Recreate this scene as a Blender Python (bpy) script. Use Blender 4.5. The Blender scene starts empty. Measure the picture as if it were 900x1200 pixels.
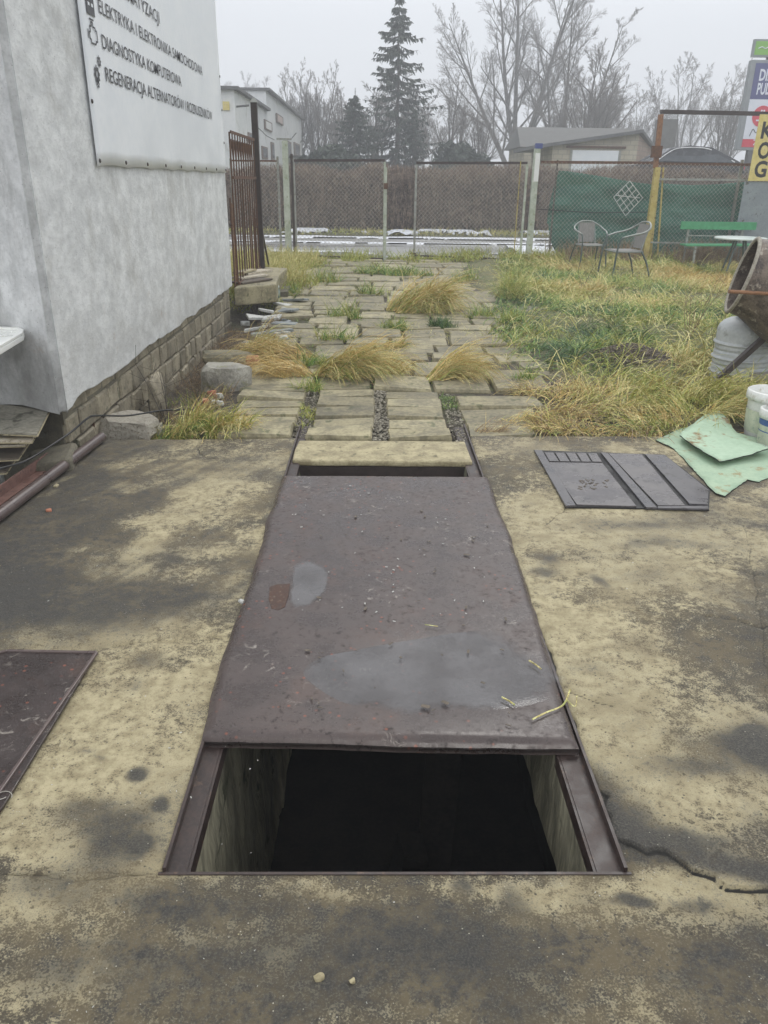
import bpy, math, random
import numpy as np
from mathutils import Vector, Matrix, Euler
random.seed(7); RNG = np.random.default_rng(11)
scn = bpy.context.scene; COL = scn.collection
# ---------------------------------------------------------------- camera
EYE = np.array([0., 0., 1.6]); FPX = 900.
_p, _y, _r = map(math.radians, (23.313, 0.862, 0.7))
CF = np.array([math.sin(_y)*math.cos(_p), math.cos(_y)*math.cos(_p), -math.sin(_p)])
_rt = np.array([math.cos(_y), -math.sin(_y), 0.]); _up = np.cross(_rt, CF)
CR = _rt*math.cos(_r)+_up*math.sin(_r); CU = np.cross(CR, CF)
cd = bpy.data.cameras.new('camera'); cam = bpy.data.objects.new('camera', cd); COL.objects.link(cam)
cd.sensor_fit = 'VERTICAL'; cd.sensor_height = 24; cd.sensor_width = 18; cd.lens = 18.0
cd.clip_start = .05; cd.clip_end = 3000
cam.matrix_world = Matrix([[CR[i], CU[i], -CF[i], EYE[i]] for i in range(3)]+[[0, 0, 0, 1]])
scn.camera = cam
scn.render.resolution_x = 768; scn.render.resolution_y = 1024
# ---------------------------------------------------------------- sky, sun, exposure
SUN_EL, SUN_AZ = 48, 200
w = bpy.data.worlds.new('World'); scn.world = w; w.use_nodes = True
nt = w.node_tree; bg = nt.nodes['Background']
sky = nt.nodes.new('ShaderNodeTexSky'); sky.sky_type = 'NISHITA'; sky.sun_disc = False
sky.sun_elevation = math.radians(SUN_EL); sky.sun_rotation = math.radians(SUN_AZ)
sky.air_density = 1.0; sky.dust_density = 4.0; sky.ozone_density = 1.0
hs = nt.nodes.new('ShaderNodeHueSaturation'); hs.inputs['Saturation'].default_value = .12
mx = nt.nodes.new('ShaderNodeMix'); mx.data_type = 'RGBA'; mx.inputs[0].default_value = .72
nt.links.new(sky.outputs[0], hs.inputs['Color']); nt.links.new(hs.outputs[0], mx.inputs[6])
mx.inputs[7].default_value = (7.2, 7.5, 7.95, 1)      # even overcast deck
nt.links.new(mx.outputs[2], bg.inputs[0]); bg.inputs[1].default_value = 0.1
sd = bpy.data.lights.new('sun', 'SUN'); so = bpy.data.objects.new('sun', sd); COL.objects.link(so)
sd.energy = 0.7; sd.angle = math.radians(25); sd.color = (1, .97, .92)
so.rotation_euler = (math.radians(90-SUN_EL), 0, math.radians(180-SUN_AZ+180))
scn.view_settings.view_transform = 'Standard'; scn.view_settings.look = 'None'
scn.view_settings.exposure = 0.92; scn.view_settings.gamma = 1
# ---------------------------------------------------------------- placing helpers (photo point -> point on a real plane)
def ray(px, py): return (px-450)/FPX*CR-(py-600)/FPX*CU+CF
def gz(px, py, z=0.):
    d = ray(px, py); return EYE+d*((z-EYE[2])/d[2])
def gx(px, py, x):
    d = ray(px, py); return EYE+d*(x/d[0])
def gy(px, py, y):
    d = ray(px, py); return EYE+d*(y/d[1])
# ---------------------------------------------------------------- noise
def vnoise(x, y, seed=0):
    xi = np.floor(x).astype(np.int64); yi = np.floor(y).astype(np.int64); fx = x-xi; fy = y-yi
    fx = fx*fx*(3-2*fx); fy = fy*fy*(3-2*fy)
    def h(a, b):
        n = (a*374761393+b*668265263+seed*974634777) & 0xffffffff
        n = ((n ^ (n >> 13))*1274126177) & 0xffffffff
        return ((n ^ (n >> 16)) & 0xffff)/65535.
    a = h(xi, yi); b = h(xi+1, yi); c = h(xi, yi+1); d = h(xi+1, yi+1)
    return (a*(1-fx)+b*fx)*(1-fy)+(c*(1-fx)+d*fx)*fy
def fbm(x, y, s, o=4, seed=0):
    x = np.asarray(x, float)*s; y = np.asarray(y, float)*s; t = 0; a = .5; n = 0
    for i in range(o):
        t = t+a*vnoise(x, y, seed+i*17); n += a; x = x*2.03+3.1; y = y*2.03+1.7; a *= .5
    return t/n
def sstep(a, b, x):
    t = np.clip((x-a)/(b-a), 0, 1); return t*t*(3-2*t)
# ---------------------------------------------------------------- mesh builder
class MB:
    def __init__(s): s.V = []; s.F = []; s.n = 0
    def add(s, v, f):
        v = np.asarray(v, float).reshape(-1, 3); s.V.append(v)
        s.F += [tuple(i+s.n for i in q) for q in f]; s.n += len(v); return s
    def box(s, c, size, rot=(0, 0, 0), jit=0., taper=1.):
        hx, hy, hz = [a/2 for a in size]
        v = np.array([(x*hx*(taper if z > 0 else 1), y*hy*(taper if z > 0 else 1), z*hz) for x in (-1, 1) for y in (-1, 1) for z in (-1, 1)])
        if jit: v = v+RNG.uniform(-jit, jit, v.shape)
        if any(rot): v = v@np.array(Euler(rot).to_matrix()).T
        return s.add(v+np.array(c), [(0, 1, 3, 2), (4, 6, 7, 5), (0, 4, 5, 1), (2, 3, 7, 6), (0, 2, 6, 4), (1, 5, 7, 3)])
    def bar(s, a, b, wd, ht=None, up=(0, 0, 1)):
        ht = ht or wd; a = np.array(a, float); b = np.array(b, float); d = b-a; d /= np.linalg.norm(d)
        u = np.array(up, float)
        if abs(d@u) > .97: u = np.array([1., 0, 0])
        x = np.cross(d, u); x /= np.linalg.norm(x); u = np.cross(x, d)
        v = [p+x*i*wd/2+u*j*ht/2 for p in (a, b) for i, j in ((-1, -1), (1, -1), (1, 1), (-1, 1))]
        return s.add(v, [(3, 2, 1, 0), (4, 5, 6, 7), (0, 1, 5, 4), (1, 2, 6, 5), (2, 3, 7, 6), (3, 0, 4, 7)])
    def cbox(s, c, size, rot=(0, 0, 0), ch=.008, jit=0.):
        """box with chamfered top edges, jittered"""
        hx, hy, hz = [a/2 for a in size]; v = []
        for z, i in ((-hz, 0), (hz-ch, 0), (hz, ch)):
            v += [(-hx+i, -hy+i, z), (hx-i, -hy+i, z), (hx-i, hy-i, z), (-hx+i, hy-i, z)]
        v = np.array(v); j = RNG.uniform(-jit, jit, (4, 3)) if jit else np.zeros((4, 3))
        v = v+np.vstack([j, j, j])
        if any(rot): v = v@np.array(Euler(rot).to_matrix()).T
        f = [(3, 2, 1, 0), (8, 9, 10, 11)]
        for k in (0, 4):
            for i in range(4): f.append((k+i, k+(i+1) % 4, k+4+(i+1) % 4, k+4+i))
        return s.add(v+np.array(c), f)
    def prism(s, poly, axis=2, a=0., b=.1):
        """polygon (2D) extruded between a and b along an axis"""
        n = len(poly); o = [i for i in range(3) if i != axis]; v = np.zeros((2*n, 3))
        for k, (p, q) in enumerate(poly): v[k, o[0]] = v[k+n, o[0]] = p; v[k, o[1]] = v[k+n, o[1]] = q
        v[:n, axis] = a; v[n:, axis] = b
        ar = sum(poly[i][0]*poly[(i+1) % n][1]-poly[(i+1) % n][0]*poly[i][1] for i in range(n))
        if axis == 1: ar = -ar
        t = list(range(n, 2*n)); bt = list(range(n))[::-1]; sd_ = [(i, (i+1) % n, n+(i+1) % n, n+i) for i in range(n)]
        if (ar < 0) != (b < a): t = t[::-1]; bt = bt[::-1]; sd_ = [q[::-1] for q in sd_]
        return s.add(v, [tuple(t), tuple(bt)]+sd_)
    def tube(s, pts, r, n=8, caps=True):
        P = np.array(pts, float); K = len(P); r = np.broadcast_to(np.asarray(r, float), (K,))
        T = np.gradient(P, axis=0); T /= np.linalg.norm(T, axis=1)[:, None]+1e-9
        u = np.array([0, 0, 1.]) if abs(T[0][2]) < .9 else np.array([1., 0, 0]); v = []
        for i in range(K):
            x = np.cross(T[i], u); x /= np.linalg.norm(x); u = np.cross(x, T[i])
            for k in range(n):
                a = 2*math.pi*k/n; v.append(P[i]+r[i]*(math.cos(a)*x+math.sin(a)*u))
        f = [(i*n+k, i*n+(k+1) % n, (i+1)*n+(k+1) % n, (i+1)*n+k) for i in range(K-1) for k in range(n)]
        if caps: f += [tuple(range(n))[::-1], tuple(range((K-1)*n, K*n))]
        return s.add(v, f)
    def lathe(s, prof, c=(0, 0, 0), axis=(0, 0, 1), n=28):
        """prof: (radius, distance along axis)"""
        a = np.array(axis, float); a /= np.linalg.norm(a)
        u = np.array([0, 0, 1.]) if abs(a[2]) < .9 else np.array([1., 0, 0]); x = np.cross(a, u); x /= np.linalg.norm(x); y = np.cross(a, x)
        v = [np.array(c)+a*h+r*(math.cos(2*math.pi*k/n)*x+math.sin(2*math.pi*k/n)*y) for r, h in prof for k in range(n)]
        f = [(i*n+k, i*n+(k+1) % n, (i+1)*n+(k+1) % n, (i+1)*n+k) for i in range(len(prof)-1) for k in range(n)]
        return s.add(v, f)
    def build(s, name, mat, parent=None, smooth=False, local=False, bevel=0.):
        V = np.vstack(s.V) if s.V else np.zeros((0, 3))
        if parent is not None and not local:
            V = V-np.array(parent.location)
        me = bpy.data.meshes.new(name); me.from_pydata(V.tolist(), [], s.F)
        if smooth: me.polygons.foreach_set('use_smooth', [True]*len(me.polygons))
        me.materials.append(mat); me.update()
        o = bpy.data.objects.new(name, me); COL.objects.link(o)
        if parent is not None: o.parent = parent
        if bevel:
            m = o.modifiers.new('b', 'BEVEL'); m.width = bevel; m.segments = 2; m.limit_method = 'ANGLE'
        return o
def spline(pts, n=8):
    P = np.array(pts, float); out = []
    for i in range(len(P)-1):
        p0 = P[max(i-1, 0)]; p1 = P[i]; p2 = P[i+1]; p3 = P[min(i+2, len(P)-1)]
        for t_ in np.arange(n)/n: out.append(.5*((2*p1)+(-p0+p2)*t_+(2*p0-5*p1+4*p2-p3)*t_**2+(-p0+3*p1-3*p2+p3)*t_**3))
    out.append(P[-1]); return out
def npmesh(name, V, F, mat, parent=None, smooth=False, attr=None):
    """fast mesh from arrays; F (N,3) or (N,4)"""
    V = np.asarray(V, float); F = np.asarray(F, np.int32)
    if parent is not None: V = V-np.array(parent.location)
    me = bpy.data.meshes.new(name); me.vertices.add(len(V)); me.vertices.foreach_set('co', V.ravel())
    k = F.shape[1]; me.loops.add(F.size); me.loops.foreach_set('vertex_index', F.ravel())
    me.polygons.add(len(F)); me.polygons.foreach_set('loop_start', np.arange(0, F.size, k, dtype=np.int32))
    me.polygons.foreach_set('loop_total', np.full(len(F), k, np.int32))
    if smooth: me.polygons.foreach_set('use_smooth', np.ones(len(F), bool))
    me.update(calc_edges=True)
    if attr is not None:
        a = me.color_attributes.new('mask', 'FLOAT_COLOR', 'POINT'); a.data.foreach_set('color', np.asarray(attr, np.float32).ravel())
    if mat: me.materials.append(mat)
    o = bpy.data.objects.new(name, me); COL.objects.link(o)
    if parent is not None: o.parent = parent
    return o
def tubes(P, Rr, n=3):
    """P (N,K,3), Rr (N,K) -> V,F"""
    N, K, _ = P.shape; T = np.gradient(P, axis=1); T /= np.linalg.norm(T, axis=2)[..., None]+1e-9
    u = np.where(np.abs(T[:, :1, 2:3]) < .8, [0, 0, 1.], [1., 0, 0])
    x = np.cross(T, np.broadcast_to(u, T.shape)); x /= np.linalg.norm(x, axis=2)[..., None]+1e-9; y = np.cross(x, T)
    a = np.arange(n)*2*math.pi/n
    V = P[:, :, None]+Rr[:, :, None, None]*(np.cos(a)[None, None, :, None]*x[:, :, None]+np.sin(a)[None, None, :, None]*y[:, :, None])
    b = np.arange(N)[:, None, None]*K*n+np.arange(K-1)[None, :, None]*n; k = np.arange(n)[None, None]; k2 = (k+1) % n
    F = np.stack([b+k, b+k2, b+n+k2, b+n+k], -1).reshape(-1, 4)
    return V.reshape(-1, 3), F
def ribbons(P, S, Wd):
    """P (N,K,3) spine, S (N,3) side dir, Wd (N,K) half width"""
    N, K, _ = P.shape
    L = P-S[:, None]*Wd[..., None]; R_ = P+S[:, None]*Wd[..., None]
    V = np.stack([L, R_], 2).reshape(-1, 3); b = np.arange(N)[:, None]*K*2+np.arange(K-1)[None]*2
    F = np.stack([b, b+1, b+3, b+2], -1).reshape(-1, 4); return V, F
def join(parts):
    V = []; F = []; n = 0
    for v, f in parts: V.append(v); F.append(f+n); n += len(v)
    return np.vstack(V), np.vstack(F)
def meta(o, label=None, cat=None, group=None, kind=None):
    if label: o['label'] = label
    if cat: o['category'] = cat
    if group: o['group'] = group
    if kind: o['kind'] = kind
    return o
def thing(name, label, cat, loc=(0, 0, 0), rz=0., group=None):
    o = bpy.data.objects.new(name, None); COL.objects.link(o); o.location = [float(a) for a in loc]; o.rotation_euler = (0, 0, rz)
    return meta(o, label, cat, group)
def copy_tree(o, parent=None):
    c = o.copy(); COL.objects.link(c); c.parent = parent
    for ch in list(o.children): copy_tree(ch, c)
    return c
# ---------------------------------------------------------------- materials
class NT:
    def __init__(s, name):
        s.m = bpy.data.materials.new(name); s.m.use_nodes = True; s.t = s.m.node_tree; s.b = s.t.nodes['Principled BSDF']
        s.pos = s.t.nodes.new('ShaderNodeNewGeometry').outputs['Position']
    def nd(s, ty, **k):
        n = s.t.nodes.new(ty)
        for a, v in k.items(): setattr(n, a, v)
        return n
    def set(s, sock, v):
        if isinstance(v, bpy.types.NodeSocket): s.t.links.new(v, sock)
        else:
            if isinstance(v, tuple) and len(v) == 3 and sock.type == 'RGBA': v = (*v, 1)
            sock.default_value = v
    def scale(s, vec, sc):
        n = s.nd('ShaderNodeMapping'); s.set(n.inputs[0], vec); n.inputs['Scale'].default_value = sc; return n.outputs[0]
    def noise(s, sc, det=5., rough=.55, vec=None, dist=0.):
        n = s.nd('ShaderNodeTexNoise'); s.set(n.inputs['Vector'], vec or s.pos); n.inputs['Scale'].default_value = sc
        n.inputs['Detail'].default_value = det; n.inputs['Roughness'].default_value = rough; n.inputs['Distortion'].default_value = dist
        return n.outputs[0]
    def vor(s, sc, vec=None, feat='F1', out=0, rnd=1.):
        n = s.nd('ShaderNodeTexVoronoi'); n.feature = feat; s.set(n.inputs['Vector'], vec or s.pos); n.inputs['Scale'].default_value = sc
        n.inputs['Randomness'].default_value = rnd; return n.outputs[out]
    def math(s, op, a, b=0., c=None, clamp=False):
        n = s.nd('ShaderNodeMath', operation=op, use_clamp=clamp); s.set(n.inputs[0], a); s.set(n.inputs[1], b)
        if c is not None: s.set(n.inputs[2], c)
        return n.outputs[0]
    def ramp(s, v, a, b, lo=0., hi=1.):
        n = s.nd('ShaderNodeMapRange'); n.interpolation_type = 'SMOOTHSTEP'; s.set(n.inputs[0], v)
        n.inputs[1].default_value = a; n.inputs[2].default_value = b; s.set(n.inputs[3], lo); s.set(n.inputs[4], hi); return n.outputs[0]
    def mix(s, f, a, b, mode='MIX'):
        n = s.nd('ShaderNodeMix', data_type='RGBA', blend_type=mode); s.set(n.inputs[0], f); s.set(n.inputs[6], a); s.set(n.inputs[7], b); return n.outputs[2]
    def attr(s, name='mask'):
        n = s.nd('ShaderNodeVertexColor'); n.layer_name = name; sp = s.nd('ShaderNodeSeparateColor'); s.t.links.new(n.outputs[0], sp.inputs[0])
        return sp.outputs[0], sp.outputs[1], sp.outputs[2], n.outputs[1]
    def rnd(s): return s.nd('ShaderNodeObjectInfo').outputs['Random']
    def out(s, col, rough=.7, bump=None, bs=.3, bd=.01, metal=0., spec=.5):
        s.set(s.b.inputs['Base Color'], col); s.set(s.b.inputs['Roughness'], rough); s.set(s.b.inputs['Metallic'], metal)
        s.b.inputs['Specular IOR Level'].default_value = spec
        if bump is not None:
            n = s.nd('ShaderNodeBump'); s.set(n.inputs['Height'], bump); n.inputs['Strength'].default_value = bs; n.inputs['Distance'].default_value = bd
            s.t.links.new(n.outputs[0], s.b.inputs['Normal'])
        return s.m
def simple(name, c1, c2, sc=8., rough=.7, c3=None, bs=.3, bd=.004, metal=0., lo=.35, hi=.65, stretch=None, var=0., spec=.5, fine=8.):
    n = NT(name); v = n.scale(n.pos, stretch) if stretch else None
    a = n.noise(sc, 6, .6, vec=v); b = n.noise(sc*fine, 4, .6, vec=v)
    m = n.math('ADD', n.math('MULTIPLY', a, .7), n.math('MULTIPLY', b, .3))
    col = n.mix(n.ramp(m, lo, hi), c1, c2)
    if c3: col = n.mix(n.ramp(n.noise(sc*1.7, 6, .65, vec=n.scale(n.pos, (1.1, .93, 1.05))), .56, .68), col, c3)
    if var:
        hsv = n.nd('ShaderNodeHueSaturation'); n.set(hsv.inputs['Color'], col); n.set(hsv.inputs['Value'], n.ramp(n.rnd(), 0, 1, 1-var, 1+var)); col = hsv.outputs[0]
    return n.out(col, n.ramp(a, .3, .7, rough-.12, min(1, rough+.1)), m, bs, bd, metal, spec)
def concrete():
    n = NT('stained_concrete'); pale, dark, crk, wet = n.attr()
    n1 = n.noise(7, 10, .68); n2 = n.noise(38, 8, .7); n3 = n.noise(190, 5, .7); n4 = n.noise(2.6, 7, .65); n5 = n.noise(19, 9, .74)
    f = n.math('ADD', n.math('ADD', pale, n.math('MULTIPLY_ADD', n1, 1.6, -.8)), n.math('MULTIPLY_ADD', n2, 1.7, -.85))
    f = n.math('ADD', f, n.math('MULTIPLY_ADD', n3, 2.7, -1.35)); f = n.math('ADD', f, n.math('MULTIPLY_ADD', n5, 1.0, -.5))
    midc = n.mix(n.ramp(n4, .4, .6), (.068, .055, .034), (.13, .102, .056))
    midc = n.mix(n.ramp(n5, .45, .62), midc, (.045, .041, .034))
    midc = n.mix(n.math('MULTIPLY', n.ramp(n3, .5, .66), .6), midc, (.2, .185, .14))
    palec = n.mix(n.ramp(n5, .3, .7), (.27, .222, .125), (.54, .47, .29))
    palec = n.mix(n.ramp(n4, .48, .66), palec, (.3, .25, .145))
    palec = n.mix(n.math('MULTIPLY', n.ramp(n3, .42, .3), .55), palec, (.13, .115, .08))
    col = n.mix(n.ramp(f, .2, .92), midc, palec)
    g = n.math('ADD', n.math('ADD', dark, n.math('MULTIPLY_ADD', n5, 1.1, -.55)), n.math('MULTIPLY_ADD', n2, 1.0, -.5))
    g = n.math('ADD', g, n.math('MULTIPLY_ADD', n3, 1.2, -.6)); col = n.mix(n.math('MULTIPLY', n.ramp(g, .2, .9), .92), col, n.mix(n.ramp(n3, .42, .62), (.026, .025, .023), (.07, .065, .055)))
    sp = n.vor(60); col = n.mix(n.math('MULTIPLY', n.ramp(sp, .13, .06), n.ramp(n.noise(9, 3), .5, .6)), col, (.5, .47, .38))
    sp2 = n.vor(33); col = n.mix(n.math('MULTIPLY', n.ramp(sp2, .13, .07), .85), col, (.045, .04, .03))
    col = n.mix(n.ramp(n.math('ADD', crk, n.math('MULTIPLY_ADD', n3, .5, -.25)), .35, .65), col, (.02, .018, .014))
    rough = n.math('ADD', n.math('MULTIPLY_ADD', wet, -.35, .85), n.math('MULTIPLY_ADD', n1, .3, -.15))
    h = n.math('ADD', n.math('ADD', n.math('MULTIPLY', n2, .7), n.math('MULTIPLY', n3, .7)), n.math('MULTIPLY', n1, .2))
    h = n.math('ADD', h, n.math('MULTIPLY', n.ramp(sp2, .16, .06), -.3))
    return n.out(col, rough, h, .7, .011)
def plate_mat(name='painted_steel_sheet', b=(.061, .047, .043)):
    n = NT(name); n1 = n.noise(5, 7, .6); n2 = n.noise(45, 6, .65); n3 = n.noise(200, 3)
    col = n.mix(n.ramp(n1, .35, .7), b, tuple(x*1.45 for x in b))
    col = n.mix(n.ramp(n2, .56, .68), col, (.035, .027, .025)); col = n.mix(n.math('MULTIPLY', n.ramp(n3, .55, .7), .35), col, (.14, .12, .11))
    sp = n.vor(26); k = n.math('MULTIPLY', n.ramp(sp, .2, .1), n.ramp(n.noise(3.1, 2), .47, .57)); col = n.mix(k, col, (.2, .075, .05))
    sc_ = n.math('MULTIPLY', n.ramp(n.noise(24, 9, .78, dist=.7), .565, .61), n.ramp(n.noise(1.7, 3), .5, .6)); col = n.mix(n.math('MULTIPLY', sc_, .55), col, (.4, .36, .31)); col = n.mix(n.math('MULTIPLY', n.ramp(n.noise(3.2, 8, .7), .52, .68), .28), col, (.13, .075, .055))
    r = n.math('ADD', n.ramp(n1, .35, .65, .16, .42), n.ramp(n2, .4, .7, 0., .28))
    return n.out(col, r, n.math('ADD', n.math('MULTIPLY', n2, .6), n3), .18, .003, 0., .4)
def plaster(name, a, b, stain, green=0.):
    n = NT(name); v = n.scale(n.pos, (1, .5, .75)); n1 = n.noise(2.2, 7, .62, vec=v); n2 = n.noise(11, 7, .65, vec=v); n3 = n.noise(42, 6, .7, vec=n.scale(n.pos, (1, .55, 1)))
    v2 = n.scale(n.pos, (2.0, .8, .6)); n5 = n.noise(2.4, 9, .72, vec=v2)
    col = n.mix(n.ramp(n2, .3, .7), a, b); col = n.mix(n.math('MULTIPLY', n.ramp(n5, .5, .68), .45), col, stain); col = n.mix(n.math('MULTIPLY', n.ramp(n3, .5, .62), .3), col, tuple(x*.72 for x in a))
    z = n.nd('ShaderNodeSeparateXYZ'); n.set(z.inputs[0], n.pos)
    low = n.math('ADD', n.ramp(z.outputs[2], 1.7, .2, 0, 1.), n.math('MULTIPLY_ADD', n1, 2.2, -1.35)); col = n.mix(n.math('MULTIPLY', n.ramp(low, .2, 1.1), .4+green), col, stain)
    rs = n.math('MULTIPLY', n.ramp(n.noise(3.5, 6, .7), .6, .72), n.ramp(z.outputs[2], 1.3, .3, 0, .5)); col = n.mix(rs, col, (.36, .24, .16))
    col = n.mix(n.ramp(n.vor(28), .1, .04, 0, .8), col, (.12, .115, .11))
    return n.out(col, .82, n.math('ADD', n.math('MULTIPLY', n3, .6), n2), .5, .012)
def leafy(name, a, b, c=None, rough=.6, sc=3.):
    n = NT(name); col = n.mix(n.ramp(n.noise(sc, 4), .35, .65), a, b); col = n.mix(n.ramp(n.noise(sc*30, 2), .5, .6), col, tuple(x*.5 for x in a)); col = n.mix(n.ramp(n.noise(sc*24, 2), .56, .66), col, tuple(min(.85, x*1.35) for x in b))
    if c: col = n.mix(n.ramp(n.noise(sc*4.3, 4), .5, .62), col, c)
    n.b.inputs['Subsurface Weight'].default_value = 0.
    return n.out(col, rough, None)
M = {}
M['concrete'] = concrete()
M['plate'] = plate_mat(); M['plate_dark'] = plate_mat('dark_brown_sheet', (.036, .027, .025))
M['rail'] = simple('rusty_rail', (.026, .017, .015), (.055, .036, .03), 14, .5, (.09, .055, .038), .5, .003)
M['pit_wall'] = simple('pit_concrete', (.13, .122, .085), (.38, .352, .245), 3.5, .75, (.05, .055, .03), .8, .03, stretch=(2.4, 2.4, .35))
M['pit_black'] = simple('pit_shade_black', (.006, .006, .006), (.016, .014, .012), 6, .95, spec=.08)  # near-black colour carries the deep shade of the covered pit
M['pit_board'] = simple('pit_board', (.028, .028, .03), (.05, .05, .054), 9, .4, spec=.5)
M['paver'] = simple('paving_concrete', (.15, .132, .078), (.37, .325, .2), 4.2, .72, (.1, .105, .05), .55, .006, var=.22)
M['paver_pale'] = simple('mossy_pale_concrete', (.24, .2, .11), (.47, .41, .25), 9, .75, (.16, .14, .08), .6, .006)
M['stone'] = simple('grey_stone', (.2, .19, .16), (.42, .4, .34), 7, .75, (.24, .24, .12), .8, .02)
M['brickgrey'] = simple('silicate_brick', (.2, .172, .12), (.38, .335, .24), 6, .8, (.13, .125, .08), .7, .01, var=.25)
M['mortar'] = simple('old_mortar', (.12, .11, .08), (.2, .18, .13), 12, .9, None, .8, .012)
M['orange'] = simple('red_brick', (.35, .12, .065), (.45, .2, .12), 14, .85)
M['plaster'] = plaster('grey_plaster', (.57, .58, .58), (.8, .812, .81), (.38, .37, .335))
M['plaster_near'] = plaster('mottled_plaster', (.46, .468, .465), (.64, .645, .64), (.17, .165, .15), .35)
M['banner'] = simple('banner_vinyl', (.8, .83, .86), (.87, .89, .91), 2, .45, None, .1, .002)
M['ink'] = simple('dark_print', (.05, .05, .055), (.07, .07, .075), 20, .5)
M['rust'] = simple('brown_rust', (.075, .038, .022), (.17, .085, .045), 18, .8, (.05, .028, .02), .5, .003)
M['reflection_dark'] = simple('dark_reflection', (.04, .02, .014), (.09, .045, .03), 40, .7, (.2, .15, .1), .5, .003)  # brown speckle for the reflection painted on the cover sheet
M['rustlight'] = simple('orange_rust', (.2, .095, .045), (.32, .17, .09), 22, .8, (.1, .05, .03), .5, .003)
M['darksteel'] = simple('dark_steel', (.035, .025, .022), (.06, .045, .038), 15, .5)
M['pipe'] = simple('brown_pipe', (.085, .06, .056), (.12, .09, .08), 14, .38, (.06, .04, .035), .2, .002)
M['angle'] = simple('pink_rust_angle', (.17, .085, .065), (.26, .15, .12), 25, .75, (.09, .05, .04), .5, .003)
M['galv'] = simple('galvanised', (.22, .225, .2), (.36, .37, .34), 12, .55, (.16, .13, .08), .2, .002, metal=.2)
M['wire'] = simple('wire_galvanised', (.34, .32, .27), (.5, .48, .42), 8, .6)
M['wire_pale'] = simple('wire_pale', (.6, .62, .6), (.7, .7, .68), 8, .5)
M['gpost'] = simple('green_white_post', (.32, .36, .27), (.5, .53, .46), 6, .7, (.24, .27, .14), .4, .003)
M['bluecap'] = simple('blue_cap', (.06, .08, .22), (.08, .1, .26), 10, .5)
M['ypost'] = simple('yellow_rust_paint', (.4, .31, .08), (.5, .42, .16), 8, .7, (.2, .09, .04), .4, .003)
M['cloth'] = None
M['ysign'] = simple('yellow_sign', (.62, .5, .15), (.7, .6, .25), 9, .6, (.5, .42, .22), .2, .002)
M['greysheet'] = simple('weathered_grey_sheet', (.2, .225, .24), (.27, .3, .31), 6, .7, (.09, .08, .06), .5, .003)
M['bench'] = simple('green_bench_paint', (.06, .27, .12), (.09, .35, .17), 10, .6, (.05, .2, .1))
M['tabletop'] = simple('table_top', (.45, .52, .48), (.58, .64, .6), 10, .4)
M['chairtube'] = simple('chair_tube', (.2, .22, .2), (.3, .32, .3), 14, .4, metal=.4)
M['chairdark'] = simple('chair_dark_tube', (.05, .075, .065), (.08, .11, .095), 14, .5)
M['rattan'] = simple('rattan_grey', (.16, .155, .14), (.27, .26, .24), 60, .7, stretch=(1, 1, .2))
M['barrel'] = simple('grey_plastic', (.42, .445, .45), (.54, .56, .565), 5, .5, (.33, .34, .33), .1, .002)
M['barrel_light'] = simple('pale_plastic', (.55, .57, .58), (.62, .64, .65), 5, .5)
M['mixer'] = simple('mixer_drum_rust', (.04, .028, .022), (.19, .15, .115), 9, .6, (.36, .32, .26), .9, .012)
M['cement'] = simple('cement_crust', (.3, .27, .22), (.45, .42, .35), 40, .9, (.12, .09, .06), .9, .01)
M['bucket'] = simple('white_bucket', (.66, .67, .63), (.76, .77, .73), 8, .45, (.5, .47, .38))
M['label_blue'] = simple('blue_label', (.04, .09, .26), (.06, .13, .33), 12, .5)
M['label_pale'] = simple('pale_label', (.45, .5, .38), (.6, .62, .48), 20, .5, (.3, .38, .3))
M['gravel'] = simple('gravel_mix', (.14, .12, .085), (.5, .46, .36), 40, .8, None, .5, .003, var=.3)
M['felt'] = simple('green_felt', (.3, .42, .29), (.4, .51, .36), 5, .8, (.3, .23, .11), .5, .005)
M['felt2'] = simple('green_felt_rusty', (.32, .45, .31), (.43, .56, .41), 3.5, .8, (.25, .16, .07), .5, .005, lo=.3)
M['feltdark'] = simple('felt_edge', (.015, .02, .015), (.03, .035, .03), 20, .9)
M['door'] = simple('wet_dark_panel', (.085, .075, .074), (.13, .118, .116), 5, .28, (.06, .055, .055), .25, .003)
M['doorrail'] = simple('wet_dark_rail', (.065, .06, .064), (.1, .094, .098), 8, .34, (.04, .036, .034), .3, .003)
M['doorblack'] = simple('black_underside', (.01, .01, .01), (.016, .015, .015), 8, .7)
M['board'] = simple('old_fibreboard', (.15, .14, .11), (.33, .31, .25), 5, .75, (.08, .075, .055), .6, .008)
M['boardedge'] = simple('yellow_board_edge', (.32, .27, .16), (.48, .42, .27), 14, .8, (.1, .09, .05))
M['wood_pale'] = simple('pale_plank', (.42, .36, .26), (.6, .55, .45), 16, .8, (.2, .16, .1))
M['wood_dark'] = simple('dark_plank', (.09, .075, .055), (.16, .13, .1), 16, .8)
M['whiteplastic'] = simple('white_plastic', (.76, .77, .73), (.82, .82, .79), 6, .35, (.62, .62, .5), .1, .002)
M['cable'] = simple('black_cable', (.012, .012, .013), (.02, .02, .02), 10, .45)
M['shard'] = simple('white_shard', (.42, .42, .39), (.6, .6, .56), 10, .6, (.3, .3, .26))
M['slate'] = simple('slate_shard', (.16, .18, .18), (.28, .3, .3), 12, .5)
M['bark'] = simple('wet_bark', (.075, .065, .055), (.13, .115, .095), 6, .85)
M['twig'] = simple('grey_twig', (.15, .13, .115), (.21, .185, .16), 1.5, .85)
M['needle'] = leafy('spruce_needles', (.035, .05, .038), (.055, .075, .052), (.08, .095, .065), .7, .8)
M['hedge'] = leafy('brown_hedge_twigs', (.1, .07, .052), (.25, .185, .14), (.34, .26, .19), .85, 1.3)
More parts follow.
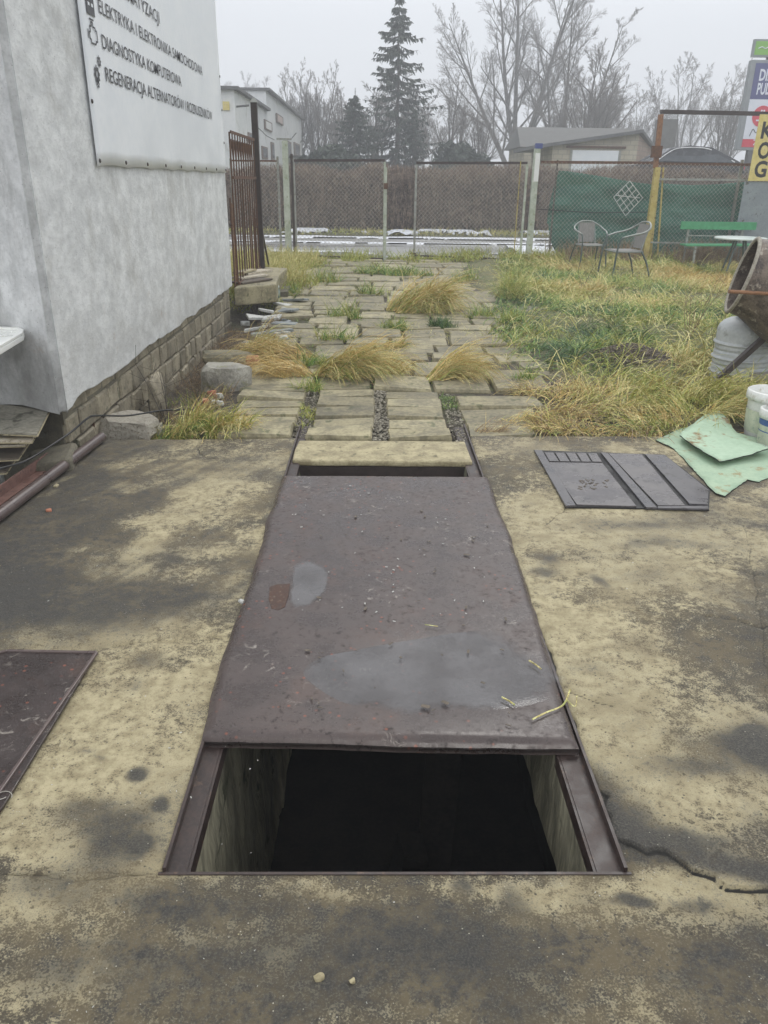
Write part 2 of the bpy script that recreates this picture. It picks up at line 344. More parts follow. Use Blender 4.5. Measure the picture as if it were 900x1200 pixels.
M['hedge_top'] = leafy('pale_hedge_twigs', (.22, .17, .13), (.36, .29, .22), (.3, .22, .15), .85, 1.7)
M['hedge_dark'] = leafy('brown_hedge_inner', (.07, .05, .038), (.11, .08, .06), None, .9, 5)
M['straw'] = leafy('straw_grass', (.66, .47, .16), (.8, .61, .27), (.55, .36, .11), .55, 4)
M['straw2'] = leafy('straw_grass_pale', (.56, .47, .16), (.72, .63, .28), (.38, .4, .12), .55, 4)
M['olive'] = leafy('yellow_green_grass', (.27, .34, .045), (.43, .46, .1), (.52, .45, .13), .55, 3)
M['green'] = leafy('green_grass', (.1, .22, .035), (.2, .33, .06), (.32, .38, .1), .55, 3)
M['dgreen'] = leafy('dark_green_grass', (.045, .1, .03), (.08, .16, .045), None, .55, 4)
M['deadbrown'] = leafy('dead_brown_grass', (.24, .16, .09), (.36, .27, .16), None, .7, 4)
M['asphalt'] = simple('wet_asphalt', (.24, .24, .235), (.36, .36, .35), .9, .35, (.14, .14, .135), .2, .004, stretch=(.25, 1, 1))
M['snow'] = simple('old_snow', (.62, .64, .67), (.78, .79, .82), 3, .7, (.45, .45, .44), .6, .02)
M['farwall'] = simple('pale_render', (.62, .64, .64), (.72, .73, .73), .7, .85, (.52, .53, .51), .1, .01)
M['farroof'] = simple('roof_edge', (.1, .1, .1), (.15, .15, .15), 2, .8)
M['glassdark'] = simple('dark_window', (.03, .035, .04), (.07, .08, .085), 2, .15)
M['winpink'] = simple('curtained_window', (.5, .38, .33), (.6, .5, .44), 4, .4)
M['winwhite'] = simple('white_frame', (.7, .7, .68), (.75, .75, .73), 4, .5)
M['brownframe'] = simple('brown_frame', (.16, .12, .1), (.22, .17, .14), 8, .7)
M['roofgrey'] = simple('grey_roof', (.1, .098, .09), (.15, .148, .14), .8, .85)
def brickwall(name, a, b, m_):
    n = NT(name); br = n.nd('ShaderNodeTexBrick'); mp = n.nd('ShaderNodeCombineXYZ'); sx = n.nd('ShaderNodeSeparateXYZ'); n.set(sx.inputs[0], n.pos)
    n.set(mp.inputs[0], n.math('ADD', sx.outputs[0], sx.outputs[1])); n.set(mp.inputs[1], sx.outputs[2]); n.set(br.inputs['Vector'], mp.outputs[0])
    br.inputs['Scale'].default_value = 1.; br.inputs['Brick Width'].default_value = .4; br.inputs['Row Height'].default_value = .2; br.inputs['Mortar Size'].default_value = .015
    for k, v in (('Color1', a), ('Color2', b), ('Mortar', m_)): br.inputs[k].default_value = (*v, 1)
    return n.out(n.mix(n.ramp(n.noise(1.2, 5), .4, .7), br.outputs[0], tuple(x*.8 for x in a)), .9, br.outputs[1], -.3, .01)
M['garage'] = brickwall('block_wall', (.42, .38, .29), (.5, .46, .36), (.3, .28, .23))
M['garage_red'] = brickwall('block_wall_brown', (.34, .25, .2), (.42, .32, .26), (.25, .22, .19))
M['garagedoor'] = simple('white_garage_door', (.72, .76, .8), (.78, .81, .84), 3, .5)
M['bb_grey'] = simple('billboard_frame', (.25, .27, .28), (.3, .32, .33), 3, .6)
M['bb_white'] = simple('billboard_white', (.72, .75, .82), (.76, .78, .85), 3, .5)
M['bb_blue'] = simple('billboard_violet', (.07, .075, .21), (.085, .09, .24), 3, .5)
M['bb_red'] = simple('billboard_red', (.6, .04, .07), (.66, .06, .09), 3, .5)
M['bb_green'] = simple('billboard_green', (.2, .45, .07), (.24, .5, .09), 3, .5)
M['carblack'] = simple('black_car_paint', (.02, .022, .025), (.03, .032, .035), 3, .25)
M['carwhite'] = simple('white_car_paint', (.72, .74, .75), (.76, .78, .8), 3, .3)
M['chrome'] = simple('chrome_trim', (.7, .7, .7), (.8, .8, .8), 3, .25)
M['tyre'] = simple('tyre_rubber', (.015, .015, .015), (.025, .025, .025), 8, .8)
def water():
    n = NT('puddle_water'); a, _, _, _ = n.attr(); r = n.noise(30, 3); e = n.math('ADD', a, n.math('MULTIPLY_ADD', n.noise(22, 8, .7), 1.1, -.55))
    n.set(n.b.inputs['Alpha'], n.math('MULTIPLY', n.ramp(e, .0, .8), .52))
    return n.out(n.mix(n.ramp(n.noise(7, 5), .35, .65), (.13, .125, .125), (.21, .205, .207)), .05, r, .04, .002, 0, .9)  # grey base colour stands in for sky mirrored in the water
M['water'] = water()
def glassm():
    n = NT('jar_glass'); n.b.inputs['Transmission Weight'].default_value = .7; return n.out((.7, .85, .8), .1)
M['glass'] = glassm()
def soilm():
    n = NT('soil_ground'); lawn, moss, road, _ = n.attr(); n1 = n.noise(3, 7, .6); n2 = n.noise(24, 7, .65); n3 = n.noise(120, 4)
    col = n.mix(n.ramp(n2, .35, .65), (.045, .036, .025), (.105, .088, .062))
    col = n.mix(n.ramp(n.math('ADD', lawn, n.math('MULTIPLY_ADD', n2, 1.2, -.6)), .4, .9), col, n.mix(n.ramp(n1, .4, .6), (.12, .13, .05), (.2, .18, .085)))
    col = n.mix(n.math('MULTIPLY', moss, n.ramp(n1, .4, .6)), col, (.1, .12, .03))
    col = n.mix(n.ramp(n.vor(50), .16, .08, 0, .6), col, (.3, .28, .23))
    return n.out(col, .85, n.math('ADD', n2, n.math('MULTIPLY', n3, .4)), .8, .03)
M['soil'] = soilm()
def clothm():
    n = NT('green_shade_net'); v = n.scale(n.pos, (1, 1, 1)); a = n.noise(2.2, 5, vec=n.scale(n.pos, (.6, 1, 2.2)))
    wv = n.nd('ShaderNodeTexWave'); n.set(wv.inputs[0], n.pos); wv.inputs['Scale'].default_value = 9; wv.bands_direction = 'Z'; wv.inputs['Distortion'].default_value = 1.5
    col = n.mix(n.ramp(a, .35, .65), (.028, .125, .092), (.055, .185, .135)); col = n.mix(n.math('MULTIPLY', wv.outputs[0], .3), col, (.06, .17, .12))
    return n.out(col, .7, n.noise(90, 2), .3, .003)
M['cloth'] = clothm()
# ================================================================ GROUND
PX0, PX1, PY0, PY1 = -.525, .65, 1.41, 4.95
WX = -1.85
def terrain():
    xs = np.unique(np.concatenate([[-160, -110, -70, -45, -30, -20, -14, -10, -8, -6.5, -5.2], np.arange(-4.2, 7, .055), [7.4, 8, 9, 10, 12, 15, 20, 30, 45, 70, 110, 160], [PX0-.03, PX1+.03]]))
    ys = np.unique(np.concatenate([[-30, -12, -5, -2, 0, .6], np.arange(1, 17.8, .07), np.arange(17.9, 34, .35), [36, 39, 43, 50, 60, 80, 110, 160, 250], [PY0-.03, PY1+.03]]))
    X, Y = np.meshgrid(xs, ys); Z = np.full(X.shape, -.03)
    n = fbm(X, Y, 1.1, 4, 3)-.5; nf = fbm(X, Y, 6, 3, 9)-.5
    lawn = sstep(1.2, 1.9, X+.25*n-.25*sstep(12, 16, Y))*sstep(5.0, 5.6, Y)*sstep(18.6, 18.2, Y)
    Z += nf*.02*sstep(5, 5.3, Y)
    Z += lawn*(.06+n*.16+nf*.05)
    # dark earth mound
    c = gz(738, 420, .05); m = np.exp(-(((X-c[0])/.42)**2+((Y-c[1])/.35)**2)); Z += .16*m
    slab = (Y < 5.1) & (X > -2.2) | (Y < 1.5)
    Z = np.where((Y < 5.12) & ((X > WX+.1) | (Y < 2)), -.12, Z)
    tr = sstep(-1.2, -1.5, X)*sstep(5.0, 5.25, Y)*sstep(11.6, 10.6, Y); Z = Z-tr*.2
    well = (X < -1.75-.0*Y) & (Y > 2.0) & (Y < 5.1); Z = np.where(well, -.34+.05*nf, Z)
    Z = np.where((Y > 18.4) & (Y < 25.7), -.03, Z)
    Z += 1.35*sstep(27.6, 31.5, Y)
    Z += sstep(25.7, 26.4, Y)*sstep(28, 26.8, Y)*.08
    keep = ~((X > PX0) & (X < PX1) & (Y > PY0) & (Y < PY1))
    V = np.stack([X, Y, Z], -1).reshape(-1, 3); ny, nx = X.shape
    i = (np.arange(ny-1)[:, None]*nx+np.arange(nx-1)[None]); F = np.stack([i, i+1, i+nx+1, i+nx], -1).reshape(-1, 4)
    cx = (X[:-1, :-1]+X[1:, 1:])/2; cy = (Y[:-1, :-1]+Y[1:, 1:])/2
    hole = ((cx > PX0-.03) & (cx < PX1+.03) & (cy > PY0-.03) & (cy < PY1+.03)).ravel(); F = F[~hole]
    far = sstep(25.6, 26.2, Y); moss = np.clip(n*2+.2, 0, 1)*sstep(5, 5.4, Y)
    A = np.stack([np.clip(np.maximum(lawn*.9, far)-m, 0, 1), moss*(1-m), far, np.ones_like(X)], -1).reshape(-1, 4)
    o = npmesh('ground', V, F, M['soil'], smooth=True, attr=A); meta(o, kind='structure')
    return xs, ys, Z
GXS, GYS, GZ = terrain()
def gh(x, y):
    x = np.asarray(x, float); y = np.asarray(y, float)
    i = np.clip(np.searchsorted(GXS, x)-1, 0, len(GXS)-2); j = np.clip(np.searchsorted(GYS, y)-1, 0, len(GYS)-2)
    fx = np.clip((x-GXS[i])/(GXS[i+1]-GXS[i]), 0, 1); fy = np.clip((y-GYS[j])/(GYS[j+1]-GYS[j]), 0, 1)
    return (GZ[j, i]*(1-fx)+GZ[j, i+1]*fx)*(1-fy)+(GZ[j+1, i]*(1-fx)+GZ[j+1, i+1]*fx)*fy
# ---------------------------------------------------------------- concrete apron: three height-field slabs
def seg_dist(X, Y, pts):
    d = np.full(X.shape, 9.)
    for (x0, y0), (x1, y1) in zip(pts[:-1], pts[1:]):
        dx, dy = x1-x0, y1-y0; t = np.clip(((X-x0)*dx+(Y-y0)*dy)/(dx*dx+dy*dy+1e-9), 0, 1)
        d = np.minimum(d, np.hypot(X-x0-t*dx, Y-y0-t*dy))
    return d
def pxl(*p): return [tuple(gz(a, b)[:2]) for a, b in p]
CRACKS = [(pxl((868, 596), (878, 640), (884, 680), (892, 735), (896, 800), (906, 900)), .0025),
          (pxl((743, 637), (790, 646), (833, 663)), .003), (pxl((846, 667), (884, 675), (900, 676)), .003),
          (pxl((828, 727), (857, 730), (887, 741), (900, 738)), .004), (pxl((618, 702), (643, 711), (683, 713)), .004),
          (pxl((745, 721), (768, 721)), .003), (pxl((722, 657), (746, 663)), .003), (pxl((665, 812), (720, 833)), .003), (pxl((606, 612), (640, 618), (664, 594)), .003),
          (pxl((229, 521), (234, 530), (243, 536), (290, 539), (334, 543)), .004),
          (pxl((303, 572), (312, 590), (306, 604), (290, 608)), .001), (pxl((235, 590), (240, 612), (230, 640), (205, 628)), .001),
          (pxl((247, 722), (243, 742), (258, 748), (281, 749)), .001), (pxl((112, 760), (180, 752), (250, 752)), .002), (pxl((0, 1022), (90, 1030), (187, 1024)), .0012)]
def warp(X, Y, a=.02, s=9): return X+(fbm(X, Y, s, 3, 51)-.5)*a*2, Y+(fbm(X, Y, s, 3, 77)-.5)*a*2
def blobs(X, Y, L):
    t = np.zeros(X.shape); Xw, Yw = warp(X, Y, .06, 5)
    for (px, py, rx, ry, k) in L:
        c = gz(px, py); e = gz(px+rx, py); u = gz(px, py+ry); ax = abs(e[0]-c[0]); ay = abs(u[1]-c[1])
        t += k*np.exp(-(((Xw-c[0])/ax)**2+((Yw-c[1])/ay)**2)**1.3)
    return t
CRUST = [tuple(p) for p in pxl((700, 923), (712, 932), (710, 945), (719, 957), (717, 970), (723, 984), (740, 990), (757, 1001), (783, 1004), (798, 1014), (812, 1024), (838, 1029), (852, 1040), (900, 1046), (960, 1052))]
DARKB = [(-10, 660, 110, 90, .3), (40, 720, 190, 45, .3), (60, 560, 80, 60, .15), (125, 545, 80, 30, .2), (60, 610, 90, 40, .1), (250, 700, 90, 24, .35), (285, 660, 26, 30, .3), (310, 605, 10, 8, .5),
         (176, 780, 26, 15, .5), (150, 812, 20, 9, .4), (228, 828, 26, 22, .25), (160, 903, 14, 9, 1.), (182, 936, 9, 5, 1.1), (95, 950, 80, 22, .55), (120, 990, 70, 26, .5), (168, 986, 14, 10, .8), (60, 1040, 80, 30, .5), (200, 1060, 60, 24, .5),
         (95, 878, 16, 5, .6), (110, 886, 10, 4, .7), (340, 1130, 200, 50, .5), (340, 1060, 90, 26, .3), (480, 1080, 90, 36, .35), (560, 1110, 120, 40, .45), (120, 1150, 130, 30, .35), (300, 1190, 200, 30, .3), (600, 1180, 70, 30, .3),
         (700, 940, 34, 50, .75), (740, 975, 50, 30, .6), (800, 1005, 60, 20, .55), (886, 880, 34, 30, 1.), (815, 905, 60, 16, .4), (868, 858, 12, 4, .9), (880, 975, 30, 30, .3), (885, 1030, 40, 14, .5),
         (640, 655, 18, 8, .5), (638, 670, 16, 7, .6), (705, 685, 9, 10, .6), (640, 690, 12, 8, .35), (730, 615, 60, 9, .35), (790, 640, 60, 8, .4), (760, 680, 40, 12, .3), (690, 790, 30, 10, .3), (760, 760, 60, 20, .25), (850, 700, 40, 20, .3), (680, 740, 22, 12, .25),
         (735, 1060, 22, 8, .7), (760, 1065, 18, 6, .5), (820, 1070, 30, 10, .4), (835, 1150, 80, 30, .25), (610, 1050, 20, 22, .5), (900, 1110, 40, 20, .3), (540, 1040, 18, 12, .5), (15, 960, 20, 20, .3)]
PALEB = [(215, 570, 100, 10, .35), (165, 640, 26, 30, .55), (205, 615, 40, 20, .5), (250, 590, 60, 14, .4), (310, 630, 24, 18, .5), (290, 565, 30, 10, .3), (240, 646, 60, 10, .4), (130, 670, 30, 14, .3),
         (180, 860, 110, 95, .75), (260, 770, 40, 30, .4), (60, 900, 70, 60, .5), (200, 960, 40, 40, .6), (20, 1000, 60, 20, .5), (220, 1012, 60, 12, .5), (100, 1160, 160, 30, .25), (20, 1060, 50, 30, .25),
         (400, 1050, 200, 14, .3), (620, 1040, 100, 16, .5), (790, 1050, 120, 24, .75), (860, 1080, 80, 40, .5), (700, 1080, 60, 26, .4), (420, 1180, 200, 20, .15),
         (640, 780, 60, 120, .5), (620, 620, 90, 50, .5), (740, 780, 120, 100, .3), (840, 940, 90, 40, .5), (720, 880, 50, 30, .35), (700, 600, 80, 60, .3), (840, 640, 60, 24, .45), (800, 600, 60, 14, .3), (850, 810, 60, 40, .15), (620, 530, 60, 14, .3)]
def slab(name, x0, x1, y0, y1, stp, sel, region, grid_edge=None):
    xs = np.arange(x0, x1+1e-6, (x1-x0)/round((x1-x0)/stp)); ys = np.arange(y0, y1+1e-6, (y1-y0)/round((y1-y0)/stp)); 
    if region != 'left':
        fy = np.arange(1.25, 1.75, .0036); lo_, hi_ = max(ys[0], 1.25), min(ys[-1], 1.75); fy = np.append(fy[(fy > lo_) & (fy < hi_)], [lo_, hi_]); ys = np.unique(np.round(np.concatenate([ys[(ys < lo_) | (ys > hi_)], fy]), 5))
        fx = np.arange(PX1, PX1+.2, .004); xs = np.unique(np.round(np.concatenate([xs[(xs < PX1-.001) | (xs > PX1+.2)], fx]), 5))
    X, Y = np.meshgrid(xs, ys)
    if grid_edge: X, Y = grid_edge(X, Y)
    Z = (fbm(X, Y, 1.4, 4, 5)-.5)*.022+(fbm(X, Y, 14, 3, 8)-.5)*.005
    pit_d = np.maximum(np.maximum(PX0-X, X-PX1), np.maximum(PY0-Y, Y-PY1)); Z *= sstep(0, .15, np.abs(pit_d))
    Xw, Yw = warp(*warp(X, Y, .022, 8), .0035, 30); crk = np.zeros(X.shape)
    for pts, wd in CRACKS:
        d = seg_dist(Xw, Yw, pts); k = np.exp(-(d/(wd*.45+.0048))**2)*sstep(.25, .45, fbm(X, Y, 3.3, 3, 99)+wd*18); Z -= k*(.006+wd*.8); crk = np.maximum(crk, k*(.45+wd*60))
    if region != 'left':
        ca = np.array(CRUST[:7]); cb = np.array(CRUST[6:]); o_ = np.argsort(ca[:, 1])
        inside = np.minimum(Xw-np.interp(Yw, ca[o_, 1], ca[o_, 0]), Yw-np.interp(Xw, cb[:, 0], cb[:, 1])); up = sstep(-.002, .003, inside)*(X > PX1-.02)
        Z += up*.014*sstep(0, .05, pit_d+.02); crk = np.maximum(crk, np.exp(-((inside+.005)/.0052)**2)*.95*(X > PX1-.02))
    n = fbm(X, Y, 1.7, 4, 31)-.5; n2 = fbm(X, Y, 5, 4, 37)-.5
    sx = fbm(X*.9+Y*.35, Y*.9-X*.35, 5, 4, 41)-.5
    tY = sstep(1.2, 1.5, Y); base = .36*(1-tY)+np.where(X < .05, .44, .44)*tY
    pale = base+n*1.5+n2*1.1+(fbm(X+4, Y, .8, 3, 35)-.5)*.7+blobs(X, Y, PALEB); dark = .02+1.15*(fbm(X, Y, 1.9, 5, 61)-.5)+blobs(X, Y, DARKB)
    if region == 'left':
        up = sstep(2.55, 2.66, Y+.05*n2); pale += up*(-.2)-.06
        # scrape streaks running towards the upper right
        a = math.radians(62); U = X*math.cos(a)+Y*math.sin(a); W = -X*math.sin(a)+Y*math.cos(a)
        st = fbm(U*.8, W*9, 2.2, 4, 91)-.5; pale += up*st*.6; dark += up*(.06-st*.2)+.26*up*sstep(-.95, -1.6, X+.3*n); pale -= .25*up*sstep(-.95, -1.5, X)
    pale = pale-.12*sstep(.3, .6, dark)
    wet = np.clip(.45+dark*.7, 0, 1)
    A = np.stack([np.clip(pale, 0, 1), np.clip(dark, 0, 1), np.clip(crk, 0, 1), wet], -1)
    ny, nx = X.shape; i = (np.arange(ny-1)[:, None]*nx+np.arange(nx-1)[None]); F = np.stack([i, i+1, i+nx+1, i+nx], -1)
    V = np.stack([X, Y, Z], -1)
    # skirts so that the slab has a thickness
    def skirt(row, rev):
        p = V[row] if isinstance(row, tuple) else row; return p
    Vs = [V.reshape(-1, 3)]; Fs = [F.reshape(-1, 4)]; As = [A.reshape(-1, 4)]; off = nx*ny
    for idx, rev in ((np.arange(nx), False), ((ny-1)*nx+np.arange(nx), True), (np.arange(ny)*nx, True), (np.arange(ny)*nx+nx-1, False)):
        b = Vs[0][idx].copy(); b[:, 2] -= .14; Vs.append(b); As.append(As[0][idx]); k = np.arange(len(idx)-1)
        f = np.stack([idx[:-1], off+k, off+k+1, idx[1:]], -1); Fs.append(f[:, ::-1] if rev else f); off += len(idx)
    o = npmesh(name, np.vstack(Vs), np.vstack(Fs), M['concrete'], smooth=True, attr=np.vstack(As)); meta(o, kind='structure'); return o
slab('concrete_slab', -2.3, 3.6, .35, PY0, .009, None, 'front')
EL = gz(0, 598)[:2]; ER = gz(118, 512)[:2]
def left_edge(X, Y):
    t = (PX0-X)/(PX0+1.9); lim = np.interp(Y, [1.4, EL[1], ER[1], 5.1], [EL[0]-.06, EL[0]+.02, ER[0]-.02, ER[0]-.0])+.02*(fbm(Y, Y*0, 9, 3, 4)-.5)
    far = 4.95-.06*t+.05*(fbm(X, X*0+3, 5, 3, 44)-.5)
    ty = (Y-(PY0))/(4.95-PY0)
    return PX0-t*(PX0-lim), PY0+ty*(far-PY0)
slab('concrete_slab', -1.9, PX0, PY0, 4.95, .0088, None, 'left', left_edge)
def right_edge(X, Y):
    far = 4.98+.06*(fbm(X, X*0+3, 4, 3, 47)-.5)+.04*(X-PX1); ty = (Y-PY0)/(4.95-PY0); return X, PY0+ty*(far-PY0)
slab('concrete_slab', PX1, 3.6, PY0, 4.95, .0095, None, 'right', right_edge)
# ================================================================ INSPECTION PIT
pit = thing('inspection_pit', 'open rectangular inspection pit with stained concrete walls sunk in the yard', 'inspection pit', (.06, 3., 0))
def pitwall(x0, x1, y0, y1, seed, ax, zlo=-1.7, zhi=-.02):
    """rough wall face as a height field; ax: 'x' wall in the YZ plane at x0, else in XZ at y0"""
    if ax == 'x': u = np.arange(y0, y1, .03)
    else: u = np.arange(x0, x1+.02, .03)
    v = np.linspace(zlo, zhi, max(4, int((zhi-zlo)/.03))); U, Vv = np.meshgrid(u, v); Vv = zhi-(zhi-Vv)*(1+.3*(fbm(U, U*0, 2.2, 3, seed)-.5)*(seed in (1, 2))); d = (fbm(U, Vv, 3, 4, seed)-.5)*.05+(fbm(U, Vv, 14, 3, seed+3)-.5)*.015
    d = d*sstep(-.03, -.2, Vv)
    P = np.stack([x0+d, U, Vv], -1) if ax == 'x' else np.stack([U, y0+d, Vv], -1)
    ny, nx = U.shape; i = (np.arange(ny-1)[:, None]*nx+np.arange(nx-1)[None]); return P.reshape(-1, 3), np.stack([i, i+1, i+nx+1, i+nx], -1).reshape(-1, 4)
for args, mt in (((PX0+.064, 0, PY0, PY1+.3, 1, 'x', -1.35), 'pit_wall'), ((PX1-.082, 0, PY0, PY1+.3, 2, 'x', -.36), 'pit_wall'), ((PX0+.02, PX1-.02, PY0+.01, 0, 3, 'y'), 'pit_wall'), ((PX0-.2, PX1+.3, PY1+.25, 0, 4, 'y'), 'pit_black'),
                 ((PX0-.12, 0, PY0-.3, PY1+.3, 5, 'x', -1.7, -.16), 'pit_black'), ((PX1+.25, 0, PY0-.3, PY1+.3, 6, 'x', -1.7, -.16), 'pit_black')):
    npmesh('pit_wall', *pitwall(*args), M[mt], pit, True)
MB().box((.06, 3.2, -1.72), (1.9, 4.6, .06)).build('pit_floor', M['pit_black'], pit)
# angle rails with an upstand on the outer side
for sgn, X in ((1, PX0), (-1, PX1)):
    b = MB(); rw = .05 if sgn > 0 else .066; b.box((X+sgn*(rw/2+.008), (1.42+5.28)/2, -.018), (rw, 3.86, .012)); b.box((X+sgn*.006, (1.42+5.28)/2, -.003), (.009, 3.86, .034))
    b.box((X+sgn*(rw+.012), (1.42+5.28)/2, -.04), (.008, 3.86, .05)); b.build('rail', M['rail'], pit)
b = MB(); b.box((.062, 1.413, -.012), (1.19, .008, .03)); b.build('edge_strip', M['rail'], pit)
o = MB().box((-.1, 2.0, -.95), (.52, .03, 1.1), (.75, 0, .14)).build('wet_board', M['pit_board']); meta(o, 'black wet board leaning inside the open pit', 'board')
t = thing('timber_prop', 'dark timber post standing in the pit under the cover sheet', 'timber', (.25, 2.2, -1.69))
MB().box((.27, 2.45, -1.0), (.13, .1, 1.36), (0, .03, 0), .01).build('post', M['pit_black'], t)
o = MB().box((.12, 2.35, -1.2), (.12, .14, .7), (.1, .1, .3), .03).build('concrete_lump', M['pit_black']); meta(o, 'dark rounded lump of rubble deep in the pit beside the timber prop', 'rubble')
# far concrete lintel across the pit
b = MB(); P = gz(348, 517); Q = gz(538, 517)
pts = [(-.505, 4.5), (-.3, 4.492), (-.05, 4.5), (.2, 4.49), (.4, 4.497), (.615, 4.488), (.612, 4.7), (.61, 4.9), (.2, 4.905), (-.2, 4.9), (-.5, 4.895), (-.51, 4.7)]
b.prism(pts, 2, -.032, .008); o = b.build('concrete_beam', M['paver_pale'], bevel=.012); meta(o, 'pale mossy concrete beam lying across the far end of the pit', 'concrete beam')
b = MB(); b.box((.055, 4.53, -.09), (1.1, .05, .11)); o = b.build('steel_crossbar', M['darksteel']); meta(o, 'rusty steel crossbar under the front edge of the pale beam', 'steel bar')
# ---------------------------------------------------------------- big cover sheet with puddles
cov = thing('pit_cover_sheet', 'large brown painted steel sheet with puddles covering the middle of the pit', 'metal sheet', (.05, 3.1, .03))
CO = [gz(a, b_, .035) for a, b_ in ((232, 862), (678, 872), (572, 557), (330, 555))]
def cover():
    nu, nv = 90, 150; u = np.linspace(0, 1, nu); v = np.linspace(0, 1, nv); U, Vv = np.meshgrid(u, v)
    P = ((1-U)*(1-Vv))[..., None]*CO[0]+(U*(1-Vv))[..., None]*CO[1]+(U*Vv)[..., None]*CO[2]+((1-U)*Vv)[..., None]*CO[3]
    e = (fbm(Vv, U*0+5, 7, 3, 21)-.5)*.03+(fbm(Vv, U*0+5, 22, 2, 22)-.5)*.008; P[..., 0] += e*(1-U)**3
    e = (fbm(Vv, U*0+9, 6, 3, 25)-.5)*.036+(fbm(Vv, U*0+5, 22, 2, 28)-.5)*.01; P[..., 0] += (e+.016*np.sin(math.pi*Vv)+.004)*U**3
    X, Y = P[..., 0], P[..., 1]; Z = np.full(X.shape, .034)+(fbm(X, Y, 1.6, 3, 12)-.5)*.01
    c = gz(505, 790, .03); Z2 = -.012*np.exp(-(((X-c[0])/.42)**2+((Y-c[1])/.2)**2)**1.5)
    c = gz(360, 690, .03); Z2 += -.009*np.exp(-(((X-c[0]+.02)/.12)**2+((Y-c[1])/.11)**2))
    c = gz(345, 640, .03); Z2 += -.003*np.exp(-(((X-c[0])/.05)**2+((Y-c[1])/.2)**2))
    ed = np.minimum(np.minimum(U, 1-U)*1.1, np.minimum(Vv, 1-Vv)*2.2); Z += Z2
    Z += -.022*np.exp(-(ed/.012)**2)*(.6+.8*fbm(X, Y, 5, 3, 2))
    V = np.stack([X, Y, Z], -1); i = (np.arange(nv-1)[:, None]*nu+np.arange(nu-1)[None]); F = np.stack([i, i+1, i+nu+1, i+nu], -1).reshape(-1, 4)
    n = nu*nv; lo = V.reshape(-1, 3).copy(); lo[:, 2] -= .004
    fr = V[0].copy(); fr[:, 2] -= .024; fr[:, 1] += .002; k = np.arange(nu-1); off = 2*n
    Fl = np.stack([k, k+off, k+1+off, k+1], -1)[:, ::-1]
    VV = np.vstack([V.reshape(-1, 3), lo, fr]); FF = np.vstack([F, F[:, ::-1]+n, Fl]); npmesh('sheet', VV, FF, M['plate'], cov, True)
cover()
def blob_poly(cx, cy, rx, ry, seed, n=60, k=.18):
    a = np.linspace(0, 2*math.pi, n, endpoint=False); r = 1+k*2*(fbm(np.cos(a)*1.3+seed, np.sin(a)*1.3, 1.4, 4, seed)-.5)
    return [(cx+rx*r_*math.cos(t_), cy+ry*r_*math.sin(t_)) for r_, t_ in zip(r, a)]
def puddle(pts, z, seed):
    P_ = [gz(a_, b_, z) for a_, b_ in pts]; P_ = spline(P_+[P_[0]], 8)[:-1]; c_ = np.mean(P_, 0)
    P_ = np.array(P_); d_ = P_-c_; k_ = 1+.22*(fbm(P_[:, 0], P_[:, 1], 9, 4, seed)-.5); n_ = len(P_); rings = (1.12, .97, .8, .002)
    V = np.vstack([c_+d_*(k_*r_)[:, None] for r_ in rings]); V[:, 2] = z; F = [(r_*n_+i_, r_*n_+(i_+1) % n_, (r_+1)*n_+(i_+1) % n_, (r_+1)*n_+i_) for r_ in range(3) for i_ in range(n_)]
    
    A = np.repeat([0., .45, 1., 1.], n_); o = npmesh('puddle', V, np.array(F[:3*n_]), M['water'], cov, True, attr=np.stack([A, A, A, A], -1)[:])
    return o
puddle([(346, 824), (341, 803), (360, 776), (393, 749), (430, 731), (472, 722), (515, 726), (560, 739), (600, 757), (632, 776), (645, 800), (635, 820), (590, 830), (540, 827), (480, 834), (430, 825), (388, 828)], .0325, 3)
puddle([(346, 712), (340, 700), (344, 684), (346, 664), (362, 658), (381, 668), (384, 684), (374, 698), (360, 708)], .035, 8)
p = [gz(*q, .036)[:2] for q in ((316, 688), (324, 685), (340, 684), (338, 697), (334, 711), (326, 715), (318, 713), (315, 702))]
MB().prism([tuple(q) for q in p], 2, .0315, .0365).build('reflection_patch', M['reflection_dark'], cov)  # dark reflection in the small puddle, put in as a brown patch
b = MB()
for s_ in (-.3, .05, .38): b.box((s_, 1.945, .012), (.12, .012, .008))
b.box((.05, 1.95, .004), (1.1, .03, .012)); b.build('edge_bar', M['rail'], cov)
# ---------------------------------------------------------------- sheet lower left, black sheet right
ls = thing('steel_sheet', 'dark brown steel sheet with raised rim lying flat at left of the pit', 'metal sheet', (-1.4, 2.2, 0))
A0 = [gz(8, 761, .03), gz(113, 763, .03), gz(3, 942, .03), gz(-60, 1010, .03), gz(-190, 1000, .03), gz(-150, 800, .03)]
b = MB(); b.prism([tuple(q[:2]) for q in A0], 2, .012, .022); b.build('panel', M['plate_dark'], ls, bevel=.002)
b = MB(); r_ = [A0[0], A0[1], A0[2]]
b.bar((*A0[0][:2], .024), (*A0[1][:2], .024), .012, .01); b.bar((*A0[1][:2], .0235), (*A0[3][:2]*1.0, .0235), .012, .012); b.bar((*A0[5][:2], .024), (*A0[0][:2], .024), .012, .01)
b.build('rim', M['pipe'], ls, bevel=.003)
o = MB().tube([gz(5, 935, .02)+np.array([.02*math.cos(a), .02*math.sin(a), .003*a]) for a in np.linspace(0, 5.5, 14)], .0012, 5).build('wire_curl', M['wire']); meta(o, 'small curl of thin wire at the tip of the left steel sheet', 'wire')
dr = thing('panelled_door', 'black wet panelled metal door lying flat on the concrete right of the pit', 'door', gz(728, 560))
def g2(a, b_, z): return tuple(gz(a, b_, z)[:2])
D1 = [g2(*q, .02) for q in ((625.5, 527), (662.5, 593), (831, 597), (832, 573), (779, 532.5))]
MB().prism(D1, 2, .008, .018).build('backing', M['doorblack'], dr)
